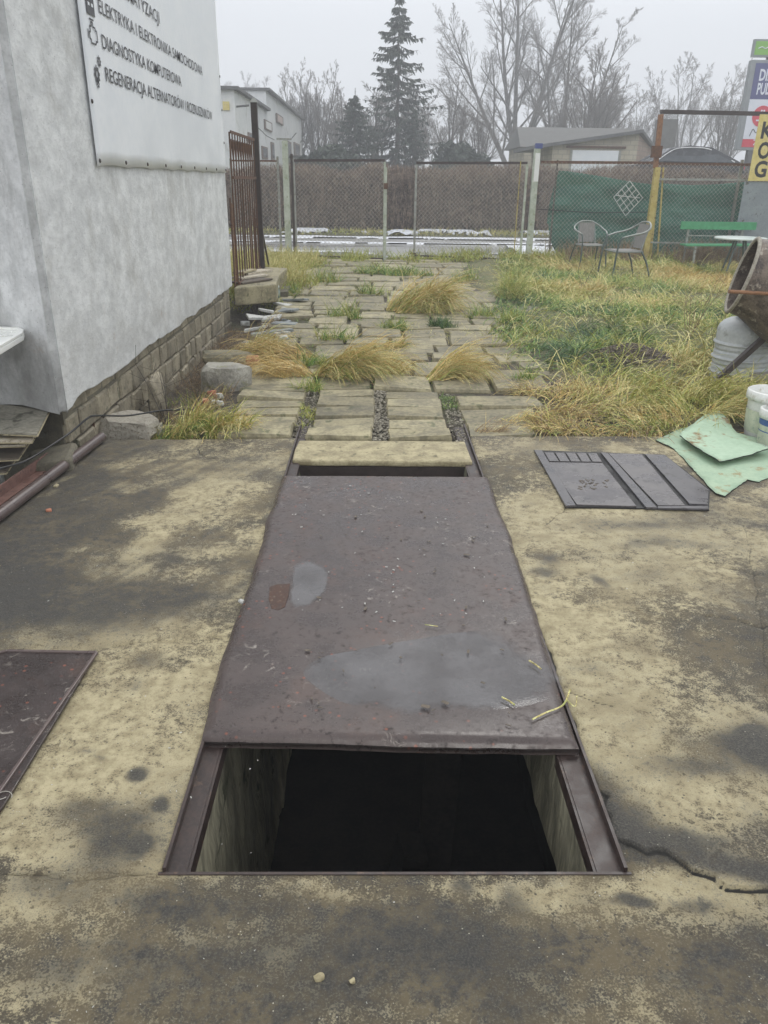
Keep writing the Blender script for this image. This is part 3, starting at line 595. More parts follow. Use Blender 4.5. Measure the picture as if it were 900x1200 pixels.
def quadpan(name, q, z1, mat):
    P_ = [g2(*a, z1) for a in q]; return MB().prism(P_, 2, .0175, z1).build(name, mat, dr, bevel=.0015)
quadpan('stile', ((626, 527), (635, 527.4), (675, 592), (663, 592.4)), .03, M['doorrail'])
quadpan('panel', ((641, 541.5), (706, 542.5), (746, 593), (676, 591)), .026, M['door'])
quadpan('stile', ((704, 530), (712, 530.4), (770, 594.5), (757, 594.2)), .031, M['doorrail'])
quadpan('panel', ((713, 531), (752, 532), (803, 592), (771, 592)), .0255, M['door'])
quadpan('panel', ((756, 532), (779, 533), (830.5, 574), (829.5, 591), (808, 590)), .029, M['doorrail'])
quadpan('bottom_rail', ((771, 593), (829.5, 592.5), (830.5, 596), (771, 595)), .028, M['doorrail'])
for k in range(5):
    x0 = 638+k*12.6; quadpan('small_panel', ((x0, 530+k*.15), (x0+10.6, 530.2+k*.15), (x0+17, 540.3+k*.15), (x0+6, 540.1+k*.15)), .025, M['door'])
# scraps on the dark door
b = MB()
for k in range(26):
    q = gz(random.uniform(678, 712), random.uniform(562, 574), .027); b.box(q, (random.uniform(.006, .03), random.uniform(.004, .012), .002), (0, 0, random.uniform(0, 3)))
meta(b.build('leaf_litter', M['wood_dark']), 'dark leaf crumbs scattered on the black panelled door', 'litter', kind='stuff')
# ---------------------------------------------------------------- green felt sheets
def felt(name, outline, z, mat, label, seed, amp=.02):
    P_ = [g2(a, b_, z) for a, b_ in outline]; xs = [p[0] for p in P_]; ys = [p[1] for p in P_]
    out = []
    for (a, b_) in zip(P_, P_[1:]+P_[:1]):
        L = math.dist(a, b_); k = max(1, int(L/.03))
        for i in range(k):
            t_ = i/k; x = a[0]+(b_[0]-a[0])*t_; y = a[1]+(b_[1]-a[1])*t_; out.append((x+.012*(vnoise(np.array(x*30), np.array(y*30), seed)-.5), y+.012*(vnoise(np.array(x*33+9), np.array(y*30), seed)-.5)))
    import bmesh
    bm = bmesh.new(); vs = [bm.verts.new((float(x), float(y), 0)) for x, y in out]; bm.faces.new(vs)
    bmesh.ops.triangulate(bm, faces=bm.faces[:])
    for it in range(7):
        es = [e for e in bm.edges if e.calc_length() > .06]
        if not es: break
        bmesh.ops.subdivide_edges(bm, edges=es, cuts=1); bmesh.ops.triangulate(bm, faces=bm.faces[:])
    for v in bm.verts:
        x = np.array(v.co.x); y = np.array(v.co.y); v.co.z = z+amp*float(fbm(x, y, 3.2, 2, seed))+amp*.4*float(fbm(x, y, 9, 2, seed+5))
    for f in bm.faces:
        if f.normal.z < 0: f.normal_flip()
        f.smooth = True
    me = bpy.data.meshes.new(name); bm.to_mesh(me); bm.free(); me.materials.append(mat); me.materials.append(M['feltdark'])
    o = bpy.data.objects.new(name, me); COL.objects.link(o); s = o.modifiers.new('s', 'SOLIDIFY'); s.thickness = .007; s.offset = -1; s.material_offset_rim = 1
    meta(o, label, 'felt sheet'); return o
felt('felt_sheet', [(767, 517), (790, 508), (815, 500), (850, 506), (900, 520), (960, 520), (960, 556), (900, 562), (889, 566), (876, 564), (862, 573), (849, 583), (838, 580), (829, 571), (808, 547), (790, 528)], .008, M['felt'], 'wider green felt sheet with ragged edge spread on concrete beside the panelled door', 3)
felt('felt_sheet', [(795, 514), (815, 498), (829, 488), (843, 485), (861, 507), (880, 520), (901, 530), (893, 533), (880, 537), (864, 540), (843, 545), (818, 530)], .045, M['felt2'], 'smaller rust stained green felt sheet lying on top of the wider one', 8, .035)
# ================================================================ PAVED PATH
pv = thing('paved_path', 'path of worn concrete paving slabs with weedy joints leading from the pit to the gates', 'path', (0, 10, 0))
pv['kind'] = 'structure'; del pv['category']; del pv['label']
proto = []
for k in range(8):
    b = MB(); b.cbox((0, 0, -.03), (1, 1, .07), ch=.022, jit=.016); me_ = b.build('paving_slab', M['paver'])
    proto.append(me_.data); bpy.data.objects.remove(me_)
cnt = 0
def pave(x0, x1, y0, y1, z=None, tilt=.007):
    global cnt
    me_ = random.choice(proto); o = bpy.data.objects.new('paving_slab', me_); COL.objects.link(o); o.parent = pv
    o.location = ((x0+x1)/2, (y0+y1)/2-10, (.005 if z is None else z)+random.uniform(-.012, .01)); o.scale = (x1-x0, y1-y0, 1)
    o.rotation_euler = (random.uniform(-tilt, tilt), random.uniform(-tilt, tilt), random.uniform(-.015, .015)); cnt += 1
ycur = 4.97
edges = [4.97, 5.2, 5.46, 5.72, 5.98, 6.24]
for r0, r1 in zip(edges[:-1], edges[1:]):
    for x0, x1 in ((-.45, .0), (.1, .53)): pave(x0+random.uniform(-.01, .01), x1+random.uniform(-.01, .01), r0+.012, r1-.014)
for k in range(6): pave(-1.06+.03*math.sin(k), -.56, 5.0+k*.24+.01, 5.0+(k+1)*.24-.012)
for k, (a, b_) in enumerate(((5.03, 5.3), (5.32, 5.72), (5.75, 6.1))): pave(.66, 1.12+.1*k, a, b_)
y = 6.28
while y < 17.6:
    h_ = random.choice((.3, .34, .42, .5)) if y < 11 else random.choice((.5, .6, .7)); x = -1.15 if y < 8 else (-1.3 if y < 11 else -1.75)
    x += random.uniform(-.05, .05); xe = 1.5 if y < 10 else 2.4
    while x < xe:
        wd = random.choice((.48, .5, .62)) if y < 11 else random.choice((.6, .75, .9))
        if random.random() > .015: pave(x, x+wd-.025, y+.012, y+h_-.018)
        x += wd+.01
    y += h_
print('pavers', cnt)
# gravel in the centre gap and joints
def scatter_pebbles(n, xr, yr, s0, s1, mat, name, label, z0=-.02, seed=1, zf=None):
    rg = np.random.default_rng(seed); octv = np.array([(1, 0, 0), (-1, 0, 0), (0, 1, 0), (0, -1, 0), (0, 0, .6), (0, 0, -.6)], float); of = np.array([(0, 2, 4), (2, 1, 4), (1, 3, 4), (3, 0, 4), (2, 0, 5), (1, 2, 5), (3, 1, 5), (0, 3, 5)])
    x = rg.uniform(*xr, n); y_ = rg.uniform(*yr, n)
    if name == 'grit': k_ = ~((x > -.62) & (x < .72) & (y_ > 1.38)); x = x[k_]; y_ = y_[k_]; n = len(x)
    s = s0+(s1-s0)*rg.random(n)**3; a = rg.uniform(0, 6.28, n)
    z = (zf(x, y_) if zf else np.full(n, z0))+s*.2
    V = octv[None]*s[:, None, None]*rg.uniform(.6, 1.3, (n, 6, 1)); c, s_ = np.cos(a)[:, None], np.sin(a)[:, None]
    V = np.stack([V[..., 0]*c-V[..., 1]*s_, V[..., 0]*s_+V[..., 1]*c, V[..., 2]], -1)+np.stack([x, y_, z], -1)[:, None]
    F = (of[None]+np.arange(n)[:, None, None]*6).reshape(-1, 3); return meta(npmesh(name, V.reshape(-1, 3), F, mat), label, name.replace('_', ' '), kind='stuff')
scatter_pebbles(900, (-.01, .11), (4.95, 6.3), .004, .02, M['gravel'], 'gravel', 'loose grey gravel filling the gap between the two columns of paving slabs', -.012, 5)
scatter_pebbles(500, (.54, .66), (4.95, 6.2), .004, .014, M['gravel'], 'gravel', 'fine gravel between the right column of paving slabs and the concrete', -.012, 6)
scatter_pebbles(500, (-.56, -.45), (5.0, 6.3), .004, .014, M['gravel'], 'gravel', 'gravel crumbs left of the centre paving slabs beyond the rail end', -.012, 7)
scatter_pebbles(900, (-1.7, 2.2), (.5, 4.9), .001, .0045, M['paver_pale'], 'grit', 'tiny pale grit specks scattered over the concrete yard', .002, 8)
# ================================================================ BUILDING WITH BANNER
bd = thing('workshop_building', 'grey plastered workshop building with hanging banner at the left of the yard', 'building', (WX, 7.5, 0))
YC = gx(78, 478, WX)[1]; YE = gx(272, 330, WX)[1]; ZB = gx(78, 478, WX)[2]
nd_ = np.array([-math.cos(math.radians(27)), math.sin(math.radians(27))])  # direction of the near face
ZT = 4.4
# side plaster, with a ragged lower edge
side = []; N_ = 60
for k in range(N_+1):
    yy = YC+(YE-YC)*k/N_; side.append((yy, ZB+.035*(vnoise(np.array(yy*3.1), np.array(.3), 5)-.5)+.02*(vnoise(np.array(yy*11.), np.array(.3), 6)-.5)+(-.02 if k < 2 else 0)))
side += [(YE, ZT), (YC, ZT)]
b = MB(); b.prism([(float(a), float(c_)) for a, c_ in side], 0, WX-.05, WX); b.build('plaster_wall', M['plaster'], bd, bevel=.008)
# near face
u = 0; poly = []
L = 4.2; K = 40
for k in range(K+1):
    s_ = L*k/K; poly.append((s_, ZB-.01+.05*(float(vnoise(np.array(s_*3.3), np.array(2.3), 9))-.5)))
v = []
top = [(L, ZT), (0, ZT)]; poly += top; n = len(poly)
nrm = np.array([-nd_[1], nd_[0]])*-1  # facing the camera
nrm = np.array([math.sin(math.radians(27)), math.cos(math.radians(27))])*-1
for off in (0, -.06):
    for s_, z_ in poly: v.append((WX-.001+nd_[0]*s_-nrm[0]*(-off)*-1*1, YC+nd_[1]*s_-nrm[1]*(-off)*-1, z_))
f = [tuple(range(n)), tuple(range(n, 2*n))[::-1]]+[(i, (i+1) % n, n+(i+1) % n, n+i) for i in range(n)]
b = MB(); b.add(v, f); b.build('plaster_wall', M['plaster_near'], bd, bevel=.008)
# masonry core and roof
core = [(WX-.055, YC+.06), (WX-.055, YE-.002), (WX-5, YE-.002), (WX-5, YC+2.4)]
b = MB(); b.prism(core, 2, .2, ZT-.01); b.build('core_wall', M['mortar'], bd)
b = MB(); b.prism([(WX+.12, YC-.2), (WX+.12, YE+.15), (WX-5.2, YE+.15), (WX-5.2, YC+2.2)], 2, ZT, ZT+.14); b.build('roof', M['farroof'], bd)
b = MB(); b.prism([(WX-.075, YC+.07), (WX-.075, YE-.01), (WX-4.9, YE-.01), (WX-4.9, YC+2.4)], 2, -.6, .21); b.build('foundation', M['mortar'], bd)
# foundation stones, each one a brick
bh = [(-.3, -.12), (-.115, .06), (.065, .235), (.24, .37)]
for r, (z0, z1) in enumerate(bh):
    y = YC+.08+(.12 if r % 2 else 0)
    while y < YE-.05:
        l = random.uniform(.2, .34); l = min(l, YE-.02-y)
        if l > .06:
            o = MB().cbox((0, 0, 0), (z1-z0-.008, l-.016, .05), ch=.012, jit=.008).build('brick', M['brickgrey'])
            o.rotation_euler = (0, math.radians(90), 0); o.parent = bd; o.location = (-.068+random.uniform(-.006, .01), y+l/2-7.5, (z0+z1)/2)
        y += l+.004
for r, (z0, z1) in enumerate(bh):
    s_ = .05
    while s_ < 1.2:
        l = random.uniform(.22, .3); c = np.array([WX-.05, YC+.09])+nd_*(s_+l/2)
        o = MB().cbox((0, 0, 0), (z1-z0-.008, l-.016, .05), ch=.012, jit=.008).build('brick', M['brickgrey'])
        o.rotation_euler = Euler((0, math.radians(90), 0)); o.rotation_euler.rotate(Euler((0, 0, -math.radians(90+27)))); o.parent = bd; o.location = (c[0]-WX, c[1]-7.5, (z0+z1)/2); s_ += l+.004
# banner
XB = WX+.022
bn = thing('banner', 'white vinyl banner with dark service list nailed to the side wall of the workshop', 'banner', gx(115, 195, XB))
q0 = gx(115, 195, XB); q1 = gx(265, 203, XB); zt = gx(255, 0, XB)[2]+.25
nu, nv = 50, 30; U, Vv = np.meshgrid(np.linspace(0, 1, nu), np.linspace(0, 1, nv))
Y_ = q0[1]+(q1[1]-q0[1])*U-.0*Vv; z0_ = q0[2]+(q1[2]-q0[2])*U+.012*np.abs(np.sin(U*math.pi*7)); Z_ = z0_+(zt+.6-z0_)*Vv
Xb = XB+.004*(fbm(Y_, Z_, 1.6, 3, 3)-.5)
i = (np.arange(nv-1)[:, None]*nu+np.arange(nu-1)[None]); F = np.stack([i, i+1, i+nu+1, i+nu], -1).reshape(-1, 4)
o = npmesh('vinyl_sheet', np.stack([Xb, Y_, Z_], -1).reshape(-1, 3), F, M['banner'], bn, True); s = o.modifiers.new('s', 'SOLIDIFY'); s.thickness = .003
for k in range(9):
    yy = q0[1]+.04+(q1[1]-q0[1]-.08)*k/8; zz = q0[2]+(q1[2]-q0[2])*k/8+.035
    MB().lathe([(0, .008), (.012, .006), (.014, 0)], (XB+.002, yy, zz), (1, 0, 0), 8).build('grommet', M['darksteel'], bn)
for zz in (2.0, 2.35, 2.7): MB().lathe([(0, .008), (.012, .006), (.014, 0)], (XB+.002, q1[1]-.03, zz), (1, 0, 0), 8).build('grommet', M['darksteel'], bn)
for zz in (2.05,): MB().lathe([(0, .008), (.012, .006), (.014, 0)], (XB+.002, q0[1]+.03, zz), (1, 0, 0), 8).build('grommet', M['darksteel'], bn)
def text_mesh(txt, mat, parent, origin, xdir, ydir, width, height, name='lettering', bold=.0, shear=0.):
    """flat lettering; origin = lower left; scaled to width x height"""
    cu = bpy.data.curves.new(name, 'FONT'); cu.body = txt; cu.size = 1; cu.offset = bold; cu.resolution_u = 3
    to = bpy.data.objects.new(name, cu); COL.objects.link(to); bpy.context.view_layer.update()
    dg = bpy.context.evaluated_depsgraph_get(); me_ = bpy.data.meshes.new_from_object(to.evaluated_get(dg)); bpy.data.objects.remove(to)
    co = np.zeros(len(me_.vertices)*3); me_.vertices.foreach_get('co', co); co = co.reshape(-1, 3)
    H_ = .73; x0, x1 = co[:, 0].min(), co[:, 0].max()
    sx = (width/(x1-x0)) if width else height/H_; sy = height/H_
    xd = np.array(xdir, float); yd = np.array(ydir, float)
    W_ = np.array(origin)+((co[:, :1]-x0)*sx+co[:, 1:2]*sy*shear)*xd+co[:, 1:2]*sy*yd
    if parent is not None: W_ = W_-np.array(parent.location)
    me_.vertices.foreach_set('co', W_.ravel()); me_.materials.clear(); me_.materials.append(mat); me_.update(); me_.name = name
    o = bpy.data.objects.new(name, me_); COL.objects.link(o); o.parent = parent; return o
XT = XB+.0062
lines = [('ELEKTRYKA I ELEKTRONIKA SAMOCHODOWA', (116.7, 17.5), (237.5, 87)), ('DIAGNOSTYKA KOMPUTEROWA', (120.7, 57.3), (213, 101)), ('REGENERACJA ALTERNATORÓW I ROZRUSZNIKÓW', (125, 97), (249, 140))]
ref = None
for txt, a, b_ in lines:
    A_ = gx(*a, XT); B_ = gx(*b_, XT); z = (A_[2]+B_[2])/2
    hgt = gx(a[0]-1, a[1]-19, XT)[2]-A_[2]
    ref = (hgt, (B_[1]-A_[1])/len(txt)); text_mesh(txt, M['ink'], bn, (XT, A_[1], z), (0, 1, 0), (0, 0, 1), B_[1]-A_[1], hgt*.92, bold=.004)
B_ = gx(187.5, 28, XT); wd = ref[1]*12.2
text_mesh('KLIMATYZACJI', M['ink'], bn, (XT, B_[1]-wd, B_[2]), (0, 1, 0), (0, 0, 1), wd, ref[0]*.92, bold=.004)
# pictograms: battery, engine outline, gears
c = gx(105.5, 5, XT); s_ = .075; b = MB(); X0 = XT
def flat(b, poly, c, x=XT): b.prism([(c[1]+p[0], c[2]+p[1]) for p in poly], 0, x-.001, x)
b = MB(); flat(b, [(-s_, -s_*.8), (s_, -s_*.8), (s_, s_*.6), (-s_, s_*.6)], c); flat(b, [(-s_*.7, s_*.6), (-s_*.3, s_*.6), (-s_*.3, s_*.85), (-s_*.7, s_*.85)], c); flat(b, [(s_*.3, s_*.6), (s_*.7, s_*.6), (s_*.7, s_*.85), (s_*.3, s_*.85)], c)
b.build('battery_pictogram', M['ink'], bn)
b = MB(); flat(b, [(-s_*.65, -.01), (-s_*.2, -.01), (-s_*.2, .008), (-s_*.65, .008)], c, XT+.002); flat(b, [(s_*.2, -.01), (s_*.65, -.01), (s_*.65, .008), (s_*.2, .008)], c, XT+.002); b.build('battery_pictogram', M['banner'], bn)
c = gx(109.5, 41, XT); out = [(-.07, -.03), (-.05, -.03), (-.05, -.05), (.03, -.05), (.05, -.03), (.075, -.03), (.075, .03), (.05, .03), (.05, .045), (.01, .045), (.01, .07), (-.02, .07), (-.02, .045), (-.05, .045), (-.05, .01), (-.07, .01)]
b = MB(); pp = [np.array((XT, c[1]+p_, c[2]+q_)) for p_, q_ in out]
for a, e in zip(pp, pp[1:]+pp[:1]): b.bar(a, e, .009, .002, up=(1, 0, 0))
b.bar((XT, c[1]-.045, c[2]+.085), (XT, c[1]+.035, c[2]+.085), .009, .002, up=(1, 0, 0)); b.bar((XT, c[1]-.095, c[2]-.03), (XT, c[1]-.095, c[2]+.02), .009, .002, up=(1, 0, 0))
b.build('engine_pictogram', M['ink'], bn)
def gear(b, cy, cz, r, n=8):
    out = []; inn = []
    for k in range(n*4):
        a = 2*math.pi*k/(n*4); rr = r if k % 4 in (0, 1) else r*.74; out.append((XT, cy+rr*math.cos(a), cz+rr*math.sin(a))); inn.append((XT, cy+r*.35*math.cos(a), cz+r*.35*math.sin(a)))
    m = len(out); b.add(out+inn, [(i, (i+1) % m, m+(i+1) % m, m+i) for i in range(m)])
c = gx(114, 87, XT); b = MB(); gear(b, c[1], c[2]-.0, .055); c = gx(116, 74, XT); gear(b, c[1]+.01, c[2]+.01, .036); c = gx(115, 96, XT); gear(b, c[1]+.0, c[2]-.012, .028); b.build('gears_pictogram', M['ink'], bn)
# ================================================================ LEFT CORNER: pipe, angle bar, stub post, cable, boards, table
P0 = gz(119, 512, .035); P1 = gz(-60, 648, .035)
o = MB().tube([P0, P0*.6+P1*.4, P1], .031, 16).build('steel_pipe', M['pipe'], smooth=False); meta(o, 'long smooth brown steel pipe lying along the left edge of the concrete', 'pipe')
b = MB(); a0 = gz(72, 536, .0); a1 = gz(-60, 632, .0); up_ = np.array([0, 0, 1.]); b.bar(a0, a1, .06, .012); b.bar(a0+(-.03, 0, .03), a1+(-.03, 0, .03), .01, .07)
o = b.build('angle_iron', M['angle']); meta(o, 'pinkish rusted angle iron lying beside the brown pipe over the hollow', 'angle iron')
b = MB(); s0 = gz(108, 507, .0); b.box(s0+(0, 0, .075), (.05, .006, .23)); b.box(s0+(-.025, .025, .075), (.006, .05, .23)); o = b.build('stub_post', M['rust']); meta(o, 'short rusty angle steel stub standing at the corner of the workshop', 'post')
pts = [gy(-30, 556, 3.6), gy(0, 549, 3.7), gy(30, 540, 3.9), (gy(60, 522, 4.1)), gy(85, 505, 4.3), gy(103, 490, 4.42), gy(115, 487, 4.5), gy(150, 487, 4.95), gy(190, 481, 5.3), gy(216, 480, 5.5)]
o = MB().tube(spline(pts), .006, 6).build('cable', M['cable'], smooth=True); meta(o, 'black cable sagging from the left over the hollow to the workshop corner', 'cable')
def board(poly, z, th, tilt, label, seed, mat=None):
    t = thing('board', label, 'board', (*np.mean(np.array(poly), 0), z), group=None); c = np.mean(np.array(poly), 0)
    pl = [(p[0]-c[0], p[1]-c[1]) for p in poly]
    MB().prism(pl, 2, 0, th*.35).build('edge_layer', M['boardedge'], t, local=True); MB().prism([(p[0]*.985-.0, p[1]*.985) for p in pl], 2, th*.35, th).build('face', mat or M['board'], t, local=True)
    t.rotation_euler = (tilt[0], tilt[1], 0); return t
board([g2(-70, 470, .3), g2(0, 474, .3), g2(59, 479, .3), g2(44, 509, .3), g2(0, 507, .3), g2(-70, 505, .3)], .285, .016, (.0, .0), 'topmost weathered grey fibreboard of the stack at the workshop corner', 1)
lb = ['second board from the top, pale edge showing under the weathered one', 'narrow cream coloured board poking out of the middle of the stack', 'brown lower board of the stack at the workshop corner', 'lowest dark board at the foot of the corner stack']
for k, (q, z) in enumerate((([(-70, 482), (58, 484), (38, 520), (-70, 520)], .25), ([(-70, 500), (50, 492), (30, 524), (-70, 528)], .21), ([(-70, 500), (45, 505), (22, 540), (-70, 545)], .15), ([(-70, 505), (38, 512), (8, 556), (-70, 560)], .07))):
    board([g2(*p, z) for p in q], z, .015, (0, 0), lb[k], k+3, [M['wood_pale'], M['wood_pale'], M['wood_dark'], M['wood_dark']][k])
o = MB().box((-2.85, 4.25, -.24), (.9, .6, .34), (0, 0, .1), .06).build('brick_rubble_pile', M['mortar'], bevel=.03); meta(o, 'dark lump of masonry under the stack of boards', 'rubble')
o = MB().box((-1.93, 4.42, -.1), (.3, .25, .35), (0, 0, .3), .05).build('foundation_block', M['mortar'], bevel=.03); meta(o, 'mossy foundation block below the corner of the workshop', 'stone block')
# white plastic table corner
tz = .78; tb = thing('white_table', 'white plastic table with raised rim, only its corner reaching in from the left', 'table', gz(-30, 396, tz)*[1, 1, 0])
pp = [gz(a, c_, tz) for a, c_ in ((-160, 380), (0, 385), (22, 386), (28, 388.5), (27, 392), (0, 408), (-160, 470))]
MB().prism([tuple(p[:2]) for p in pp], 2, tz-.035, tz).build('table_top', M['whiteplastic'], tb, bevel=.008)
cc_ = np.mean([p[:2] for p in pp], 0); pi_ = [tuple(p[:2]*.9+cc_*.1) for p in pp]
b = MB(); n = len(pp)
b.add([(p[0], p[1], tz+.001) for p in pp]+[(p[0], p[1], tz+.012) for p in pp]+[(p[0], p[1], tz+.012) for p in pi_]+[(p[0], p[1], tz+.001) for p in pi_], [(i+r*n, (i+1) % n+r*n, (i+1) % n+(r+1)*n, i+(r+1)*n) for i in range(n) for r in range(3)])
b.build('rim', M['whiteplastic'], tb)
for px_ in (pp[2]*.8+pp[0]*.2, pp[0], pp[5]*.6+pp[6]*.4): MB().tube([(px_[0]-.05, px_[1], tz-.03), (px_[0]-.1, px_[1], -.3)], .02, 8).build('leg', M['whiteplastic'], tb)
# ---------------------------------------------------------------- stones, rubble and step along the wall
def rock(c, size, seed, name, mat, label, cat, rot=0., flat_top=False, group=None):
    import bmesh
    bm = bmesh.new(); bmesh.ops.create_cube(bm, size=1); bmesh.ops.subdivide_edges(bm, edges=bm.edges[:], cuts=3, use_grid_fill=True)
    rg = random.Random(seed); pl = [(Vector([rg.uniform(-1, 1) for _ in range(3)]).normalized(), rg.uniform(.42, .56)) for _ in range(9)]
    for v in bm.verts:
        for n_, d_ in pl:
            e = v.co.dot(n_)-d_
            if e > 0: v.co -= n_*e*.85
        if flat_top and v.co.z > .3: v.co.z = .4
        v.co += Vector([rg.uniform(-.015, .015) for _ in range(3)])
    for v in bm.verts: v.co = Vector((v.co.x*size[0], v.co.y*size[1], v.co.z*size[2]))
    me = bpy.data.meshes.new(name); bm.to_mesh(me); bm.free(); me.materials.append(mat); o = bpy.data.objects.new(name, me); COL.objects.link(o)
    o.location = c; o.rotation_euler = (rg.uniform(-.06, .06), rg.uniform(-.06, .06), rot); return meta(o, label, cat, group)
c = gz(264, 456, -.02); rock((c[0], c[1]+.1, .06), (.42, .4, .25), 4, 'stone_block', M['stone'], 'big angular grey stone block beside the near end of the slab path', 'stone', .25, True)
c = gz(262, 436, .0); rock((c[0]+.0, c[1]+.35, .05), (.5, .3, .14), 5, 'stone_block', M['paver'], 'low dark stone slab just behind the big grey stone block', 'stone', .1, True)
c = gz(150, 496, .03); rock((c[0], c[1]+.02, .02), (.42, .3, .14), 6, 'concrete_chunk', M['cement'], 'rough crumbling concrete chunk at the slab edge by the stub post', 'concrete chunk', 0, True)
c = gz(185, 500, .0); rock((c[0], c[1], -.04), (.06, .06, .12), 16, 'stone_block', M['stone'], 'small upright stone at the end of the crumbling concrete chunk', 'stone', 0)
c = gz(188, 462, .0); rock((c[0]-.03, c[1], .0), (.1, .34, .3), 26, 'leaning_stone', M['brickgrey'], 'yellowish stone leaning against the foundation by the crumbling chunk', 'stone', .2)
c = gz(296, 426, .02); rock((c[0], c[1], .03), (.14, .12, .12), 7, 'brick_piece', M['orange'], 'broken orange brick in the straw behind the grey stone block', 'brick', .4)
c = gz(288, 430, .02); rock((c[0]-.06, c[1]-.02, .0), (.1, .09, .08), 8, 'brick_piece', M['orange'], 'smaller chip of orange brick left of the broken orange one', 'brick', .9)
for k in range(10):
    c = gz(random.uniform(240, 268), random.uniform(462, 476), .0); rock((c[0], c[1], .02), (random.uniform(.02, .05),)*3, 40+k, 'brick_crumb', random.choice((M['orange'], M['shard'])), 'pink and white brick crumbs in the straw before the grey stone block', 'rubble', k, group='brick crumbs by the grey stone')
# shards
sh = [((302, 372), .24, .1, 'white', 'long white broken tile shard lying nearest the wall under the step'), ((312, 366), .2, .16, 'white', 'white curved shard at the top of the rubble heap'), ((318, 374), .22, .14, 'white', 'white shard in the middle of the rubble heap'),
      ((300, 386), .28, .08, 'white', 'thin white slat lying left in the rubble heap'), ((336, 366), .26, .2, 'slate', 'square grey slate piece beside the slab path edge'), ((333, 381), .3, .2, 'slate', 'grey slate slab at the lower right of the rubble heap'),
      ((318, 391), .5, .12, 'slate', 'long grey slat across the foot of the rubble heap'), ((345, 353), .4, .16, 'slate', 'flat grey slab under the small glass jar'), ((330, 358), .24, .1, 'white', 'small pale shard right behind the slate piece')]
for k, (q, a, b_, m_, lab) in enumerate(sh):
    c = gz(*q, .0); zz = float(gh(c[0], c[1])); t_ = .09
    o = MB().cbox((0, 0, 0), (a, b_, .03), ch=.006, jit=.02).build('shard', M['shard' if m_ == 'white' else 'slate']); o.location = (c[0], c[1], max(zz, -.04)+.05); o.rotation_euler = (random.uniform(-.15, .15), random.uniform(-.2, .2), random.uniform(-.5, .5)); meta(o, lab, 'shard')
for k in range(16):
    c = gz(random.uniform(285, 345), random.uniform(360, 400), 0); rock((c[0], c[1], float(gh(c[0], c[1]))+.03), (random.uniform(.05, .14), random.uniform(.04, .1), random.uniform(.03, .08)), 60+k, 'rubble_piece', random.choice((M['shard'], M['slate'], M['mortar'], M['stone'])), 'small mixed rubble piece in the heap below the concrete step', 'rubble', k, group='rubble pieces below the step')
# step
st = thing('concrete_step', 'thick concrete step slab jutting out at the far corner of the workshop', 'step', gz(298, 352, 0))
ya = gx(271, 350, WX)[1]
b = MB(); zt_ = .3; a = gz(271, 337, zt_); c = gz(312, 334, zt_); d = gz(327, 322, zt_)
b.prism([(WX+.01, a[1]), (c[0], c[1]), (c[0]+.12, c[1]+.1), (d[0], d[1]), (d[0]+.02, d[1]+1.0), (WX+.01, d[1]+1.1)], 2, zt_-.24, zt_); b.build('slab', M['paver'], st, bevel=.02)
b = MB(); b.box((WX+.3, d[1]+.2, -.05), (.5, .6, .2), jit=.03); b.build('support', M['mortar'], st)
pls = [((276, 333), (311, 328), .12, 'wood_dark', 'dark lowest plank of the small pile on the concrete step'), ((277, 330), (309, 326), .1, 'wood_pale', 'pale plank second from the bottom on the concrete step'), ((284, 327), (313, 323), .1, 'wood_pale', 'cream plank on top of the pile on the concrete step'), ((279, 329), (296, 325), .07, 'boardedge', 'short yellowish offcut on the plank pile on the step')]
for k, (a, c, wd, m_, lab) in enumerate(pls):
    A_ = gz(*a, zt_); B_ = gz(*c, zt_); o = MB().bar(A_+(0, 0, .015+.03*k), B_+(0, 0, .02+.03*k), wd*2.2, .022).build('plank', M[m_]); meta(o, lab, 'plank')
c = gz(325, 347, .05); j = thing('glass_jar', 'small greenish glass jar standing by the concrete step', 'jar', (c[0], c[1], .03))
MB().lathe([(0, 0), (.04, 0), (.045, .02), (.045, .1), (.03, .13), (.03, .15)], (c[0], c[1], .03), n=14).build('body', M['glass'], j, True); MB().lathe([(.033, .14), (.033, .165), (0, .165)], (c[0], c[1], .03), n=14).build('lid', M['tabletop'], j, True)
# ================================================================ METAL PICKET PANEL BY THE WALL
gp = thing('picket_gate_panel', 'rusty brown steel picket panel with tall post beside the workshop corner', 'gate', (WX, 11.5, 0))
G0 = gx(269, 163, WX+.03); G1 = gx(297, 170, WX+.03); yb = np.linspace(G0[1], G1[1], 11); zt_ = 2.14
for k, yy in enumerate(yb): MB().box((WX+.03, yy, zt_/2+.15), (.014, .022 if k not in (0, 10) else .04, zt_-.3)).build('picket', M['rust'], gp)
for z in (zt_-.0, 1.62, .32):
    MB().box((WX+.045, (yb[0]+yb[-1])/2, z), (.012, yb[-1]-yb[0], .035)).build('rail', M['rust'], gp)
for k in range(9):
    yy = (yb[k]+yb[k+1])/2; MB().tube([(WX+.03, yb[k], 1.8), (WX+.03, yy, 2.06), (WX+.03, yb[k+1], 1.8)], .007, 5).build('arch', M['rust'], gp)
for k in range(9):
    yy = random.uniform(yb[0], yb[-1]); MB().bar((WX-.02, yy, .1), (WX-.02+.02, yy+random.uniform(-.1, .1), random.uniform(.9, 1.6)), .06, .012).build('scrap_slat', M[random.choice(('rust', 'wood_dark', 'rustlight'))], gp)
yp = G1[1]+.12; MB().box((WX+.05, yp, 1.32), (.09, .09, 2.64)).build('post', M['darksteel'], gp)
MB().box((WX+.05, yp, 2.67), (.11, .11, .06), taper=.3).build('post_cap', M['galv'], gp)
B_ = gz(317, 320, .02); MB().bar((WX+.08, yp, .85), (B_[0], B_[1], .0), .03).build('brace', M['darksteel'], gp)
